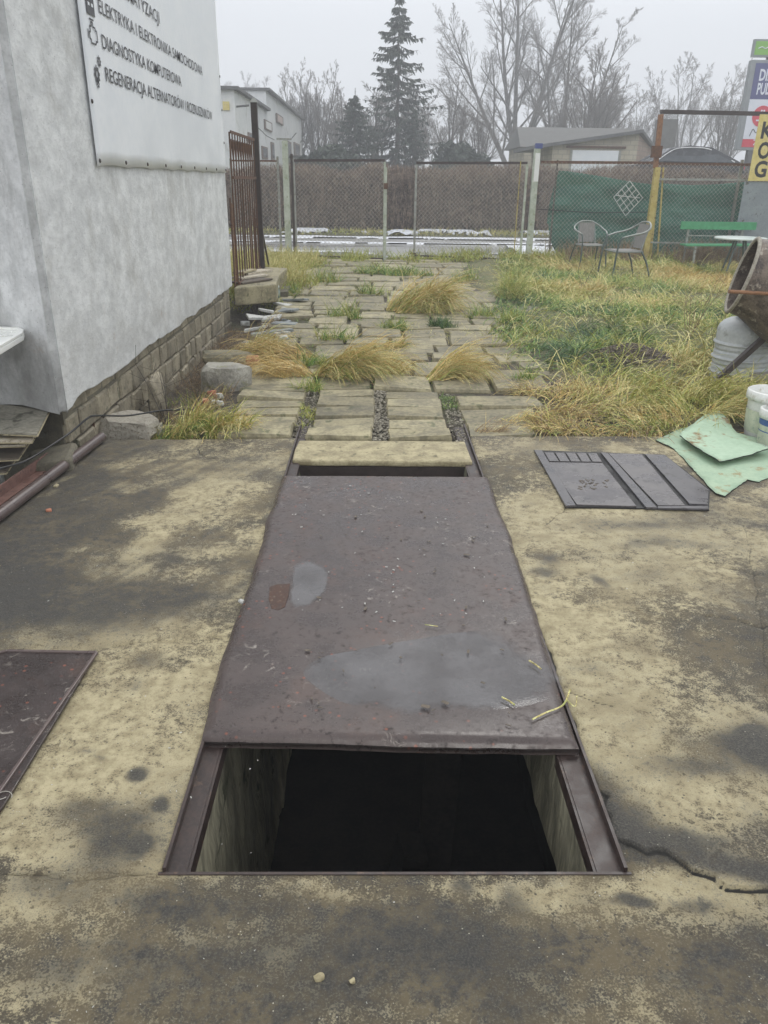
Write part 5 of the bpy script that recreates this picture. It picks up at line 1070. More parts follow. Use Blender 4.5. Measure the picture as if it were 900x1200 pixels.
# lawn
def lawn():
    rg = np.random.default_rng(5); N = 150000
    x = rg.uniform(.9, 7.5, N); y_ = 5.1+12.9*rg.random(N)**1.15
    bx = np.interp(y_, [5.0, 5.8, 6.5, 7.5, 9, 12, 15, 18], [1.15, 1.2, 1.35, 1.2, 1.35, 1.9, 2.4, 2.6])+.35*(fbm(y_, y_*0, .9, 3, 3)-.5)
    dens = sstep(-.1, .35, x-bx)*(.1+.9*sstep(.4, .57, fbm(x, y_, 1.5, 4, 70)))
    c = gz(738, 420, .05); dens *= 1-np.exp(-(((x-c[0])/.5)**2+((y_-c[1])/.42)**2)**2)
    dens *= np.where((y_ < 5.25) & (x < 3.2), .5, 1)
    # bare patches showing slabs
    for (a, b_, rx, ry) in ((625, 470, 30, 9), (640, 440, 30, 8), (700, 500, 40, 6), (620, 400, 20, 8), (650, 492, 30, 5)):
        q = gz(a, b_); e = gz(a+rx, b_); u_ = gz(a, b_+ry); dens *= 1-.93*np.exp(-(((x-q[0])/(e[0]-q[0]))**2+((y_-q[1])/abs(u_[1]-q[1]))**2))
    k = rg.random(N) < dens; x = x[k]; y_ = y_[k]; n = len(x); print('blades', n)
    g = fbm(x, y_, 1.1, 4, 80)+rg.normal(0, .085, n); dr = (fbm(x, y_, .5, 2, 90)-.5)*9-.5
    near = sstep(9, 6, y_); g += .06*sstep(7.2, 8.5, y_)*0
    cq = gz(690, 390); g -= .22*np.exp(-(((x-cq[0])/1.1)**2+((y_-cq[1])/1.3)**2))   # the green sweep
    cq = gz(790, 330); g += .14*np.exp(-(((x-cq[0])/2.5)**2+((y_-cq[1])/3)**2))
    strip = np.exp(-((y_-5.45)/.25)**2)*sstep(2.6, 2.2, x); g += .25*strip
    for m_, lo, hi, h0 in (('dgreen', -9, .33, .2), ('green', .33, .46, .24), ('olive', .46, .585, .28), ('straw2', .585, .7, .34), ('straw', .7, 9, .3)):
        s = (g >= lo) & (g < hi); nn = int(s.sum())
        if not nn: continue
        sc_ = 1+.05*(y_[s]-5); ss = strip[s]
        V, F = blades(nn, np.stack([x[s], y_[s]], -1), h0*(1-.35*ss)*rg.uniform(.35, 1.2, nn)*(.4+1.0*fbm(x[s], y_[s], 2.2, 2, 17)), .0027*sc_*rg.uniform(.6, 1.5, nn), rg.uniform(.8, 2.35, nn), dr[s]+(fbm(x[s], y_[s], 2.6, 2, 7)-.5)*5, gh, 4, .6, 4, 1.3)
        o = npmesh('grass', V, F, M[m_]); meta(o, {'dgreen': 'dark green patches of matted lawn grass', 'green': 'fresh green lawn grass right of the path', 'olive': 'yellow green matted grass over the right lawn', 'straw2': 'pale dry long grass across the lawn', 'straw': 'golden dead grass along the lawn edge'}[m_], 'grass', kind='stuff')
lawn()
def weeds(n, xr, yr, m_, h0, w0, label, seed, lean=(.2, 1.2), mask=None):
    rg = np.random.default_rng(seed); x = rg.uniform(*xr, n); y_ = rg.uniform(*yr, n)
    k = fbm(x, y_, 1.8, 3, seed) > .5 if mask is None else mask(x, y_); x = x[k]; y_ = y_[k]; n = len(x)
    V, F = blades(n, np.stack([x, y_], -1), h0*rg.uniform(.4, 1.2, n), w0*rg.uniform(.7, 1.3, n), rg.uniform(*lean, n), rg.uniform(0, 6.28, n), gh, 4, .6, seed)
    return meta(npmesh('grass', V, F, M[m_]), label, 'grass', kind='stuff')
jm = lambda x, y_: fbm(x, y_, 1.4, 3, 5) > .52
weeds(14000, (-1.7, 2.0), (6.3, 17.6), 'green', .05, .0025, 'short green weeds growing in the joints of the path', 41, mask=jm)
weeds(10000, (-1.75, 2.2), (8, 17.6), 'straw2', .1, .003, 'dry wisps in the joints of the path', 42, (.8, 1.8), mask=lambda x, y_: fbm(x, y_, 1.1, 3, 15) > .56)
weeds(9000, (-3.2, -1.1), (11.8, 17.7), 'straw2', .38, .005, 'tall dry grass before the short chain-link fence', 43, (.3, 1.4), mask=lambda x, y_: x < -1.4+.3*np.sin(y_*2))
weeds(5000, (-3.2, -.8), (11, 17.7), 'olive', .28, .005, 'yellow green grass by the picket panel', 44, (.3, 1.4), mask=lambda x, y_: x < -1.2+.3*np.sin(y_*2))
weeds(5000, (-1.85, -1.15), (5.1, 10), 'deadbrown', .18, .002, 'dead brown stalks in the ditch along the foundation', 45, (.4, 1.9), mask=lambda x, y_: fbm(x, y_, 2, 2, 3) > .42)
weeds(1600, (-1.85, -1.2), (5.1, 9), 'olive', .16, .002, 'green weeds in the ditch along the foundation', 46, (.4, 1.7), mask=lambda x, y_: fbm(x, y_, 2, 2, 13) > .55)
weeds(6000, (-1.5, 8), (17.2, 18.3), 'olive', .3, .006, 'grass along the foot of the gates and fence', 47, (.3, 1.5), mask=lambda x, y_: (x > 3.4) | (fbm(x, y_, 2, 2, 13) > .55))
weeds(3000, (4, 8), (16.8, 17.7), 'deadbrown', .5, .006, 'tall dead brown weeds at the foot of the netting', 48, (.1, .9))
weeds(5000, (-16, 22), (25.9, 27.2), 'straw2', .2, .012, 'dry verge grass between road and hedge', 49, (.3, 1.5), mask=lambda x, y_: fbm(x, y_, .8, 2, 13) > .45)
weeds(2500, (-16, 22), (25.9, 27.2), 'olive', .16, .012, 'green verge grass between road and hedge', 50, (.3, 1.5), mask=lambda x, y_: fbm(x, y_, .8, 2, 23) > .48)
weeds(1200, (-2.4, -1.8), (3.2, 4.3), 'green', .12, .003, 'small green weeds in the dark hollow by the pipe', 51, (.3, 1.3))
weeds(5000, (1.5, 7), (6, 16.5), 'straw2', .5, .0042, 'long bleached grass stems lying over the lawn', 61, (1.0, 2.3), mask=lambda x, y_: (fbm(x, y_, 1.6, 3, 63) > .52) & (x > 1.4+.1*(y_-6)))
weeds(2500, (1.6, 6), (5.6, 9.5), 'olive', .34, .0032, 'coarse yellow green blades around the dark mound', 62, (.7, 2.2), mask=lambda x, y_: (fbm(x, y_, 1.9, 3, 64) > .5) & (x > 1.7))
weeds(900, (.53, .67), (4.97, 6.4), 'green', .06, .002, 'small weeds in the right gravel joint', 71, mask=lambda x, y_: fbm(x, y_, 5, 2, 3) > .5)
weeds(900, (-.57, -.44), (4.97, 6.4), 'olive', .07, .002, 'small weeds in the left gravel joint', 72, mask=lambda x, y_: fbm(x, y_, 5, 2, 4) > .48)
# twiggy weeds
def twig_plant(px, py, h, n, label, seed, mat='deadbrown', z=0.):
    rg = np.random.default_rng(seed); c = gz(px, py, z); t = thing('dry_weed', label, 'weed', (c[0], c[1], float(gh(c[0], c[1]))))
    K = 5; tt = np.linspace(0, 1, K)[None, :, None]; a_ = rg.uniform(0, 6.28, n); ln = h*rg.uniform(.5, 1, n); sp = rg.uniform(.1, .55, n)
    D = np.stack([np.cos(a_)*sp, np.sin(a_)*sp, np.ones(n)], -1)*ln[:, None]; P = np.array([c[0], c[1], float(gh(c[0], c[1]))])+D[:, None]*tt+np.cumsum(rg.normal(0, .012*h, (n, K, 3)), 1)
    m = n*6; idx = rg.integers(0, n, m); kk = rg.integers(1, K, m); S0 = P[idx, kk]; D2 = rg.normal(0, .14*h, (m, 3)); D2[:, 2] = np.abs(D2[:, 2])+.05*h; P2 = S0[:, None]+D2[:, None]*np.linspace(0, 1, 3)[None, :, None]
    V, F = join([tubes(P, np.broadcast_to(np.linspace(.005, .0022, K)*h**.5, (n, K)), 4), tubes(P2, np.full((m, 3), .0018)*h**.5, 3)]); npmesh('stems', V, F, M[mat], t); return t
twig_plant(806, 402, .75, 7, 'bare twiggy weed with thin branches left of the grey barrel', 1)
twig_plant(840, 440, .55, 9, 'thin dark stalks standing right before the grey barrel', 2, 'bark')
twig_plant(880, 448, .5, 6, 'sparse stalks between barrel and buckets', 3, 'bark')
twig_plant(682, 340, .75, 2, 'single dark dead stalk near the left garden chair', 4, 'bark')
twig_plant(757, 350, .5, 5, 'pale dry stems in the lawn below the sideways chair', 5, 'straw2')
twig_plant(196, 470, .55, 4, 'climbing bare stems against the foundation near the grey stone', 6, 'bark')
twig_plant(300, 360, .5, 12, 'tangle of dark twigs under the concrete step', 7, 'bark')
twig_plant(640, 305, 1.0, 5, 'bare brown stems at the foot of the blue-capped post', 8)
# dark earth mound
c = gz(738, 418, .08); scatter_pebbles(1500, (c[0]-.42, c[0]+.42), (c[1]-.32, c[1]+.32), .008, .03, M['wood_dark'], 'soil_crumbs', 'dark crumbly soil on the mound in the lawn', zf=gh, seed=9)
# litter on cover sheet and yard
rg = random.Random(12)
def litter(region, n, mats, lab, name='leaf_scrap', z=.042, s=(.006, .03), grp=None):
    for m_ in mats:
        b = MB()
        for k in range(n):
            q = gz(rg.uniform(region[0], region[2]), rg.uniform(region[1], region[3]), z); l_ = rg.uniform(*s); b.box(q, (l_, l_*rg.uniform(.2, .6), .0015), (rg.uniform(-.1, .1), rg.uniform(-.1, .1), rg.uniform(0, 3.1)))
        meta(b.build('litter', M[m_]), lab, 'litter', kind='stuff')
litter((330, 570, 600, 850), 45, ('wood_dark',), 'dark leaf crumbs scattered over the large cover sheet')
litter((340, 565, 570, 730), 50, ('shard',), 'whitish paint crumbs scattered over the large cover sheet', s=(.004, .012))
litter((20, 520, 320, 1000), 40, ('shard',), 'pale crumbs on the left concrete', z=.006, s=(.002, .008)); litter((720, 600, 890, 1000), 25, ('shard',), 'pale crumbs on the right concrete', z=.014, s=(.002, .007))
litter((20, 1040, 880, 1190), 30, ('shard',), 'pale crumbs trodden into the front concrete', z=.003, s=(.0015, .005))
for k, (pts_, lab) in enumerate(((((624, 843), (640, 835), (660, 826), (668, 808)), 'pale straw lying at the front right corner of the cover sheet'), (((588, 817), (596, 821), (603, 826)), 'short pale straw stub on the cover sheet near the front'), (((620, 774), (628, 779), (634, 784)), 'pale twig stub near the right edge of the cover sheet'), (((664, 820), (674, 828), (676, 815)), 'curled grass stem over the right edge of the cover sheet'), (((498, 732), (506, 733), (513, 734)), 'tiny white twig in the middle of the cover sheet'))):
    o = MB().tube(spline([gz(*q, .044) for q in pts_], 5), .0028 if k < 3 else .0016, 5).build('straw', M['straw2']); meta(o, lab, 'straw')
for px_, py_, sz_, lab in ((374, 1145, .021, 'round pale pebble in the front concrete'), (413, 1149, .013, 'smaller pale pebble right of the round one in front')):
    q = gz(px_, py_, .008); rock((q[0], q[1], .006), (sz_, sz_*.9, sz_*.7), int(px_), 'pebble', M['paver_pale'], lab, 'pebble', .4)
for k, (px_, py_, mm, lab) in enumerate(((57, 598, 'orange', 'small orange leaf scrap on the left concrete'), (66, 569, 'boardedge', 'small yellow scrap beside the brown pipe'), (283, 705, 'shard', 'white paper scrap at the left edge of the cover sheet'), (862, 857, 'ink', 'black scrap of rubber on the right concrete'))):
    o = MB().cbox(gz(px_, py_, .008), ((.03, .02, .012) if mm != 'ink' else (.05, .022, .01)), (0, 0, .4+k), .004, .004).build('scrap' if mm != 'paver_pale' else 'pebble', M[mm]); meta(o, lab, 'scrap' if mm != 'paver_pale' else 'pebble')
# ================================================================ ROAD, SNOW, HEDGE
xs = np.linspace(-60, 60, 60); b = MB(); 
V = np.array([(x, y, -.012) for y in (18.5, 25.6) for x in xs]); F = np.array([(i, i+1, i+61, i+60) for i in range(59)]); o = npmesh('road', V, F, M['asphalt']); meta(o, kind='structure')
def snow(name, x0, x1, y0, y1, thr, seed, label, zb=-.012, sx=.16, sc=2.2, h=.035):
    xs = np.arange(x0, x1, .12); ys = np.arange(y0, y1, .05); X, Y = np.meshgrid(xs, ys); n = fbm(X*sx, Y, sc, 4, seed); e = np.minimum(Y-y0, y1-Y)/(y1-y0)*2
    n = n-.25*(1-sstep(0, .7, e)); Z = gh(X, Y)+(zb+.03)+np.clip((n-thr)*1.2, -.02, h); m = (n[:-1, :-1] > thr-.01)
    ny, nx = X.shape; i = (np.arange(ny-1)[:, None]*nx+np.arange(nx-1)[None])[m]; F = np.stack([i, i+1, i+nx+1, i+nx], -1)
    o = npmesh(name, np.stack([X, Y, Z], -1).reshape(-1, 3), F, M['snow'], None, True); meta(o, label, 'snow', kind='stuff')
snow('snow', -14, 18, 24.4, 25.5, .43, 3, 'melting snow ridge along the far side of the road')
snow('snow', -14, 18, 22.4, 23.2, .53, 4, 'slushy snow streak between wheel tracks')
snow('snow', -14, 18, 18.9, 21, .62, 14, 'thin slush near the gates', h=.02)
snow('snow', 3.4, 9, 18.4, 22, .44, 6, 'snow heap behind the netting at the right', h=.12)
snow('snow', -14, 18, 25.8, 27, .57, 5, 'small snow remnants on the verge under the hedge', 0, .8, 1.5, .1)
def hedge():
    t = thing('hedge', 'long brown leafless hedge behind the road', 'hedge', (2, 27.6, 0))
    rg = np.random.default_rng(8); N = 52000; x = rg.uniform(-13, 19, N); y_ = 26.9+1.5*rg.random(N)**1.6; top = 1.95+.3*(fbm(x, y_*0, .9, 4, 4)-.5)*2
    ln = rg.uniform(.25, .7, N); z0 = rg.uniform(0, 1, N)**.9*(top-ln*.7)+.02; z0 = np.where(rg.random(N) < .25, top-ln*.8, z0)
    ang = rg.uniform(0, 6.28, N); tl = rg.uniform(.0, .95, N); D = np.stack([np.cos(ang)*np.sin(tl), np.sin(ang)*np.sin(tl), np.cos(tl)], -1)*ln[:, None]
    P = np.stack([x, y_, z0], -1)[:, None]+D[:, None]*np.linspace(0, 1, 3)[None, :, None]; P[:, 1] += rg.normal(0, .03, (N, 3)); S = np.stack([np.cos(ang+1.3), np.sin(ang+1.3)*.3, rg.uniform(-.2, .2, N)], -1)
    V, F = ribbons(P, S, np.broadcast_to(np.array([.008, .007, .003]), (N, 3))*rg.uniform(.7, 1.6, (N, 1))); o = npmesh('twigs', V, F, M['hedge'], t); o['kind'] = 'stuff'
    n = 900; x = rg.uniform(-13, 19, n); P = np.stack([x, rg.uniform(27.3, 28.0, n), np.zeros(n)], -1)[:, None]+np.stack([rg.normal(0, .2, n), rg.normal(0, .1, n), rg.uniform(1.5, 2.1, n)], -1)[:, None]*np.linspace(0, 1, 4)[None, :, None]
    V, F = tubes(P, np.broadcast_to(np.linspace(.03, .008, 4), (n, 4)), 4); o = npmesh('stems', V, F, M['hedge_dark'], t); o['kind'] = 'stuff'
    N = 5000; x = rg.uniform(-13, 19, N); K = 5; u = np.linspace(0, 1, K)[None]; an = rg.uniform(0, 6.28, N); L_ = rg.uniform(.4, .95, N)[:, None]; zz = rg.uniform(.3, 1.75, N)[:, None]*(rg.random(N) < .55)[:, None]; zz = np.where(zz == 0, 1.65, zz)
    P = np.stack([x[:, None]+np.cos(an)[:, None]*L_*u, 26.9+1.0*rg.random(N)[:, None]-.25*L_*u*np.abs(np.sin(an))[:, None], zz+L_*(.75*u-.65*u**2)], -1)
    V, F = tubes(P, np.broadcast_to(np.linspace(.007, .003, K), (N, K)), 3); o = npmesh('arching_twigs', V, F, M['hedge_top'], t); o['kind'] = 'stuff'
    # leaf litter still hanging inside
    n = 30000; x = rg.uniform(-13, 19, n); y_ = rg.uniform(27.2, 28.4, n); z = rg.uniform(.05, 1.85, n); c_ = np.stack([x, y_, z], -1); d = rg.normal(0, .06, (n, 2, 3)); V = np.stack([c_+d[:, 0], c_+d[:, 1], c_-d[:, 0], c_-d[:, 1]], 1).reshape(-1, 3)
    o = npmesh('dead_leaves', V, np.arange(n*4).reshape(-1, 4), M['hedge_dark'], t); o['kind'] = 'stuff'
hedge()
# ================================================================ FAR BUILDINGS
XW2 = -5.5
fb = thing('white_house', 'pale two-part rendered building with small windows behind the hedge at the left', 'building', (XW2, 34, 0))
r1 = gx(274, 107, XW2); r2 = gx(311, 128, XW2); r3 = gx(312, 111, XW2); r4 = gx(353, 137, XW2); 
z1 = (r1[2]+r2[2])/2; z2 = (r3[2]+r4[2])/2; yA, yBm, yC = r1[1], r3[1], r4[1]
print('far house', z1, z2, yA, yBm, yC)
MB().box((XW2-4, (yA+yBm)/2, z1/2), (8, yBm-yA, z1)).build('front_wing', M['farwall'], fb); MB().box((XW2-4.01, (yBm+yC)/2, z2/2), (8, yC-yBm, z2)).build('tall_wing', M['farwall'], fb)
MB().box((XW2-3.95, (yA+yBm)/2-.1, z1+.06), (8.3, yBm-yA+.15, .12)).build('roof_edge', M['farroof'], fb); MB().box((XW2-3.95, (yBm+yC)/2, z2+.06), (8.3, yC-yBm+.2, .12)).build('roof_edge', M['farroof'], fb)
for (a, b_, c_, d_, mm) in ((309, 142, 318, 153, 'winwhite'), (323, 135, 331, 145, 'winpink'), (290, 156, 296, 168, 'glassdark'), (306, 172, 313, 186, 'glassdark'), (317, 167, 321, 188, 'glassdark'), (332, 165, 341, 182, 'glassdark'), (344, 168, 351, 183, 'glassdark')):
    A_ = gx(a, b_, XW2); B_ = gx(c_, d_, XW2); cy = (A_[1]+B_[1])/2; cz = (gx((a+c_)/2, b_, XW2)[2]+gx((a+c_)/2, d_, XW2)[2])/2; hh = gx((a+c_)/2, b_, XW2)[2]-gx((a+c_)/2, d_, XW2)[2]; ww = B_[1]-A_[1]
    o = MB().box((XW2+.02, cy, cz), (.08, ww, hh)).build('window', M['brownframe'], fb); p_ = MB().box((XW2+.055, cy, cz), (.03, ww*.74, hh*.74)).build('pane', M[mm]); p_.parent = o; p_.location = -np.array(fb.location)
for px_, py_ in ((341, 158), (352, 162)):
    q = gx(px_, py_, XW2); t_ = MB(); t_.bar(q+(0, 0, -.25), q+(.35, 0, .12), .2, .04); t_.bar(q+(0, 0, -.3), q+(0.05, 0, -.25), .03); t_.build('satellite_dish', M['farroof'], fb)
q = gx(277, 125, XW2); MB().tube([q, q+(.5, 0, .05)], .04, 6).build('wall_lamp', M['farroof'], fb); q = gx(338, 184, XW2)
MB().box((XW2+.7, q[1], q[2]), (1.3, 4, .1)).build('porch_roof', M['roofgrey'], fb)
q = gy(265, 124, yA-.05); MB().box((q[0], yA-.03, q[2]), (.25, .06, .3)).build('meter_box', M['ysign'], fb)
# grey-roofed house
YH = 47; hs_ = thing('grey_roof_house', 'low house with large grey roof behind the block garage', 'house', (gy(690, 180, YH)[0], YH, 1.3))
a = gy(620, 149, YH+3); c = gy(748, 150, YH+3); e0 = gy(616, 172, YH); e1 = gy(766, 172, YH); zr = a[2]; ze = e0[2]
b = MB(); x0, x1 = e0[0]-.3, e1[0]+.3; rx0, rx1 = x0+.25, c[0]-.3
b.add([(x0, YH, ze), (x1, YH, ze), (x1, YH+6, ze), (x0, YH+6, ze), (rx0, YH+3, zr), (rx1, YH+3, zr)], [(0, 1, 5, 4), (2, 3, 4, 5), (1, 2, 5), (3, 0, 4), (3, 2, 1, 0)]); b.build('roof', M['roofgrey'], hs_)
MB().box(((x0+x1)/2, YH+3, (ze+1.2)/2), (x1-x0-.6, 5.4, ze-1.2)).build('walls', M['garage'], hs_)
q = gy(786, 160, YH); ck = MB().box((q[0], YH+1, q[2]-.2), (1.0, .8, 2.2)); o = ck.build('brick_chimney', M['roofgrey']); meta(o, 'dark blocky chimney stack rising behind the parked dark car', 'chimney')
# garage
YR = 38.; gr = thing('block_garage', 'small block garage with sloping roof and white door behind the netting', 'garage', (gy(700, 190, YR)[0], YR, 1.3))
x0 = gy(648, 170, YR)[0]; x1 = gy(748, 165, YR)[0]; zl = gy(648, 168, YR)[2]; zr = gy(748, 155, YR)[2]
b = MB(); b.prism([(x0, 1.2), (x1, 1.2), (x1, zr), (x0, zl)], 1, YR, YR+5); b.build('front_wall', M['garage'], gr)
sx = gy(771, 165, YR+2)[0]; b = MB(); b.add([(x1, YR, 1.2), (sx+.3, YR+3.5, 1.2), (sx+.3, YR+3.5, zr-.55), (x1, YR, zr)], [(0, 1, 2, 3)]); b.add([(x1-.2, YR+.3, 1.2), (sx+.1, YR+3.6, 1.2), (sx+.1, YR+3.6, zr-.6), (x1-.2, YR+.3, zr-.1)], [(3, 2, 1, 0)]); b.build('side_wall', M['garage_red'], gr)
b = MB(); b.add([(x0-.9, YR-.35, zl-.1), (x1+.05, YR-.35, zr+.1), (sx+.5, YR+3.6, zr-.45), (x0-.9, YR+5.2, zl-.1)], [(0, 1, 2, 3)]); b.add([(x0-.9, YR-.35, zl-.24), (x1+.05, YR-.35, zr-.04), (sx+.5, YR+3.6, zr-.6), (x0-.9, YR+5.2, zl-.24)], [(3, 2, 1, 0)]); b.F += [(0, 4, 5, 1), (1, 5, 6, 2), (0, 3, 7, 4)]; b.build('roof', M['farroof'], gr)
A_ = gy(671, 176, YR); B_ = gy(725, 176, YR); dt = A_[2]; o = MB().box(((A_[0]+B_[0])/2, YR-.02, (dt+1.3)/2), (B_[0]-A_[0], .06, dt-1.3)).build('garage_door', M['garagedoor'], gr)
MB().box(((A_[0]+B_[0])/2, YR-.03, dt+.13), (B_[0]-A_[0]+.6, .1, .09)).build('lintel', M['rust'], gr)
for xx in (A_[0]-.06, B_[0]+.06): MB().box((xx, YR-.03, (dt+1.3)/2), (.1, .08, dt-1.3)).build('door_jamb', M['galv'], gr)
# cars
def car(label, loc, rz, paint, scale=1., van=False):
    t = thing('parked_car', label, 'car', loc, rz)
    W2 = .86; low = [(-2.1, .35), (-2.15, .6), (-2.05, .85), (-1.0, .95), (1.3, .95), (2.0, .88), (2.1, .55), (2.05, .3)]
    gh_ = [(-1.25, .95), (-.55, 1.38), (.1, 1.47), (.85, 1.42), (1.5, 1.15), (1.9, .93)] if not van else [(-1.7, .95), (-1.1, 1.75), (0, 1.9), (1.9, 1.88), (2.05, .93)]
    MB().prism(low, 1, -W2, W2).build('body', paint, t, local=True, bevel=.08)
    b = MB(); n = len(gh_); v = [(x, s*(W2 if i in (0, n-1) else W2*.76), z) for s in (-1, 1) for i, (x, z) in enumerate(gh_)]
    b.add(v, [tuple(range(n)), tuple(range(n, 2*n))[::-1]]+[(i, n+i, n+i+1, i+1) for i in range(n-1)]); b.build('greenhouse', paint, t, local=True)
    for s in (-1, 1):
        wv = [(x*.86, s*((W2 if i in (0, n-1) else W2*.76)+.012), .96+(z-.95)*.84) for i, (x, z) in enumerate(gh_)]; b = MB(); b.add(wv, [tuple(range(n))]); b.build('side_window', M['glassdark'], t, local=True)
        if paint is M['carblack']: MB().tube(spline([(p[0]*1.0, p[1]+s*.01, p[2]+.012) for p in wv], 4), .018, 5).build('window_trim', M['chrome'], t, local=True)
    for x in (-1.35, 1.35):
        for s in (-1, 1): w_ = MB().lathe([(0, -.1), (.3, -.1), (.32, -.06), (.32, .06), (.3, .1), (0, .1)], (x, s*.78, .32), (0, 1, 0), 20).build('wheel', M['tyre'], t, local=True)
    for s in (-1, 1): MB().box((-2.08, s*.6, .7), (.12, .3, .14)).build('headlight', M['glass'], t, local=True); MB().box((2.03, s*.62, .75), (.1, .25, .14)).build('tail_light', M['bb_red'], t, local=True)
    t.scale = (scale,)*3; return t
YV = 33.5; q = gy(797, 178, YV); car('dark car with chrome window line parked behind the hedge near the yellow post', (q[0], YV, 1.35), math.radians(0), M['carblack'], 1.12)
q = gy(870, 180, 38); cc2 = car('white van parked behind the hedge under the billboard', (q[0]+.8, 38, 1.35-.35), math.radians(10), M['carwhite'], 1.)
q = gy(735, 185, 36); 
# billboard
YBB = 36.; bb = thing('billboard', 'tall grey framed advertising billboard with violet and white panels and red strip', 'billboard', (gy(880, 185, YBB)[0], YBB, 1.3))
def B(px, py, y=YBB): return gy(px, py, y)
rzb = 0; tl = B(879, 70); bl = B(863.5, 176); Wb = 3.4; zt_ = tl[2]; zb = bl[2]; xl = (tl[0]+bl[0])/2
MB().box((xl+Wb/2, YBB+.1, (zt_+zb)/2), (Wb, .3, zt_-zb)).build('frame', M['bb_grey'], bb, bevel=.03)
il = xl+.2; iw = Wb-.4; H = zt_-zb; 
def strip(name, f0, f1, m_): return MB().box((il+iw/2, YBB-.06, zt_-.12-(H-.24)*(f0+f1)/2), (iw, .02, (H-.24)*(f1-f0))).build(name, M[m_], bb)
strip('violet_panel', 0, .42, 'bb_blue'); strip('white_panel', .422, .9, 'bb_white'); strip('red_strip', .902, 1., 'bb_red')
yt = YBB-.075
text_mesh('DIETA', M['bb_white'], bb, (il+.22, yt, zt_-.12-H*.185), (1, 0, 0), (0, 0, 1), 1.0, .42, bold=.03); text_mesh('PUDEŁKOWA', M['bb_white'], bb, (il+.22, yt, zt_-.12-H*.335), (1, 0, 0), (0, 0, 1), 1.85, .42, bold=.03)
ccx, ccz = il+.62, zt_-.12-H*.58; MB().lathe([(0, .01), (.4, .01), (.4, 0)], (ccx, YBB-.08, ccz), (0, -1, 0), 28).build('red_disc', M['bb_red'], bb)
b = MB()
for k in range(6): a_ = k*1.047; b.box((ccx+.1*math.cos(a_), YBB-.095, ccz+.12+.1*math.sin(a_)), (.07, .008, .07), (0, a_, 0))
b.box((ccx, YBB-.095, ccz-.15), (.44, .008, .06)); b.build('disc_mark', M['bb_white'], bb)
MB().tube(spline([(il+.25, yt, zt_-H*.84), (il+.35, yt, zt_-H*.76), (il+.5, yt, zt_-H*.8), (il+.62, yt, zt_-H*.74), (il+.7, yt, zt_-H*.81), (il+.9, yt, zt_-H*.77), (il+1.2, yt, zt_-H*.8)], 6), .018, 5).build('handwritten_line', M['ink'], bb)
text_mesh('790 503', M['bb_white'], bb, (il+.45, yt, zb+.2), (1, 0, 0), (0, 0, 1), 1.2, .22, bold=.02)
MB().box((xl+Wb*.5, YBB+.1, (zb+1.2)/2), (.3, .3, zb-1.2)).build('mast', M['bb_grey'], bb); q = B(878, 178); MB().box((q[0]+.1, YBB+.1, (zb+1.2)/2), (.3, .25, zb-1.2)).build('mast', M['farroof'], bb)
g0 = B(880, 67); g1_ = B(882, 46); tg = thing('green_sign', 'green sign panel mounted above the billboard', 'sign', (g0[0], YBB, g0[2]))
MB().box((g0[0]+1.6, YBB, (g0[2]+g1_[2])/2), (3.2, .15, g1_[2]-g0[2])).build('frame', M['bb_grey'], tg); MB().box((g0[0]+1.6, YBB-.085, (g0[2]+g1_[2])/2), (3.05, .02, g1_[2]-g0[2]-.15)).build('face', M['bb_green'], tg)
MB().tube(spline([(g0[0]+.2+.14*k, YBB-.1, g0[2]+.3+.05*(k % 2)) for k in range(9)], 4), .02, 5).build('white_script', M['bb_white'], tg); MB().tube([(g0[0]+.7, YBB+.05, zt_-.02), (g0[0]+.7, YBB+.05, g0[2])], .05, 6).build('bracket', M['farroof'], tg)
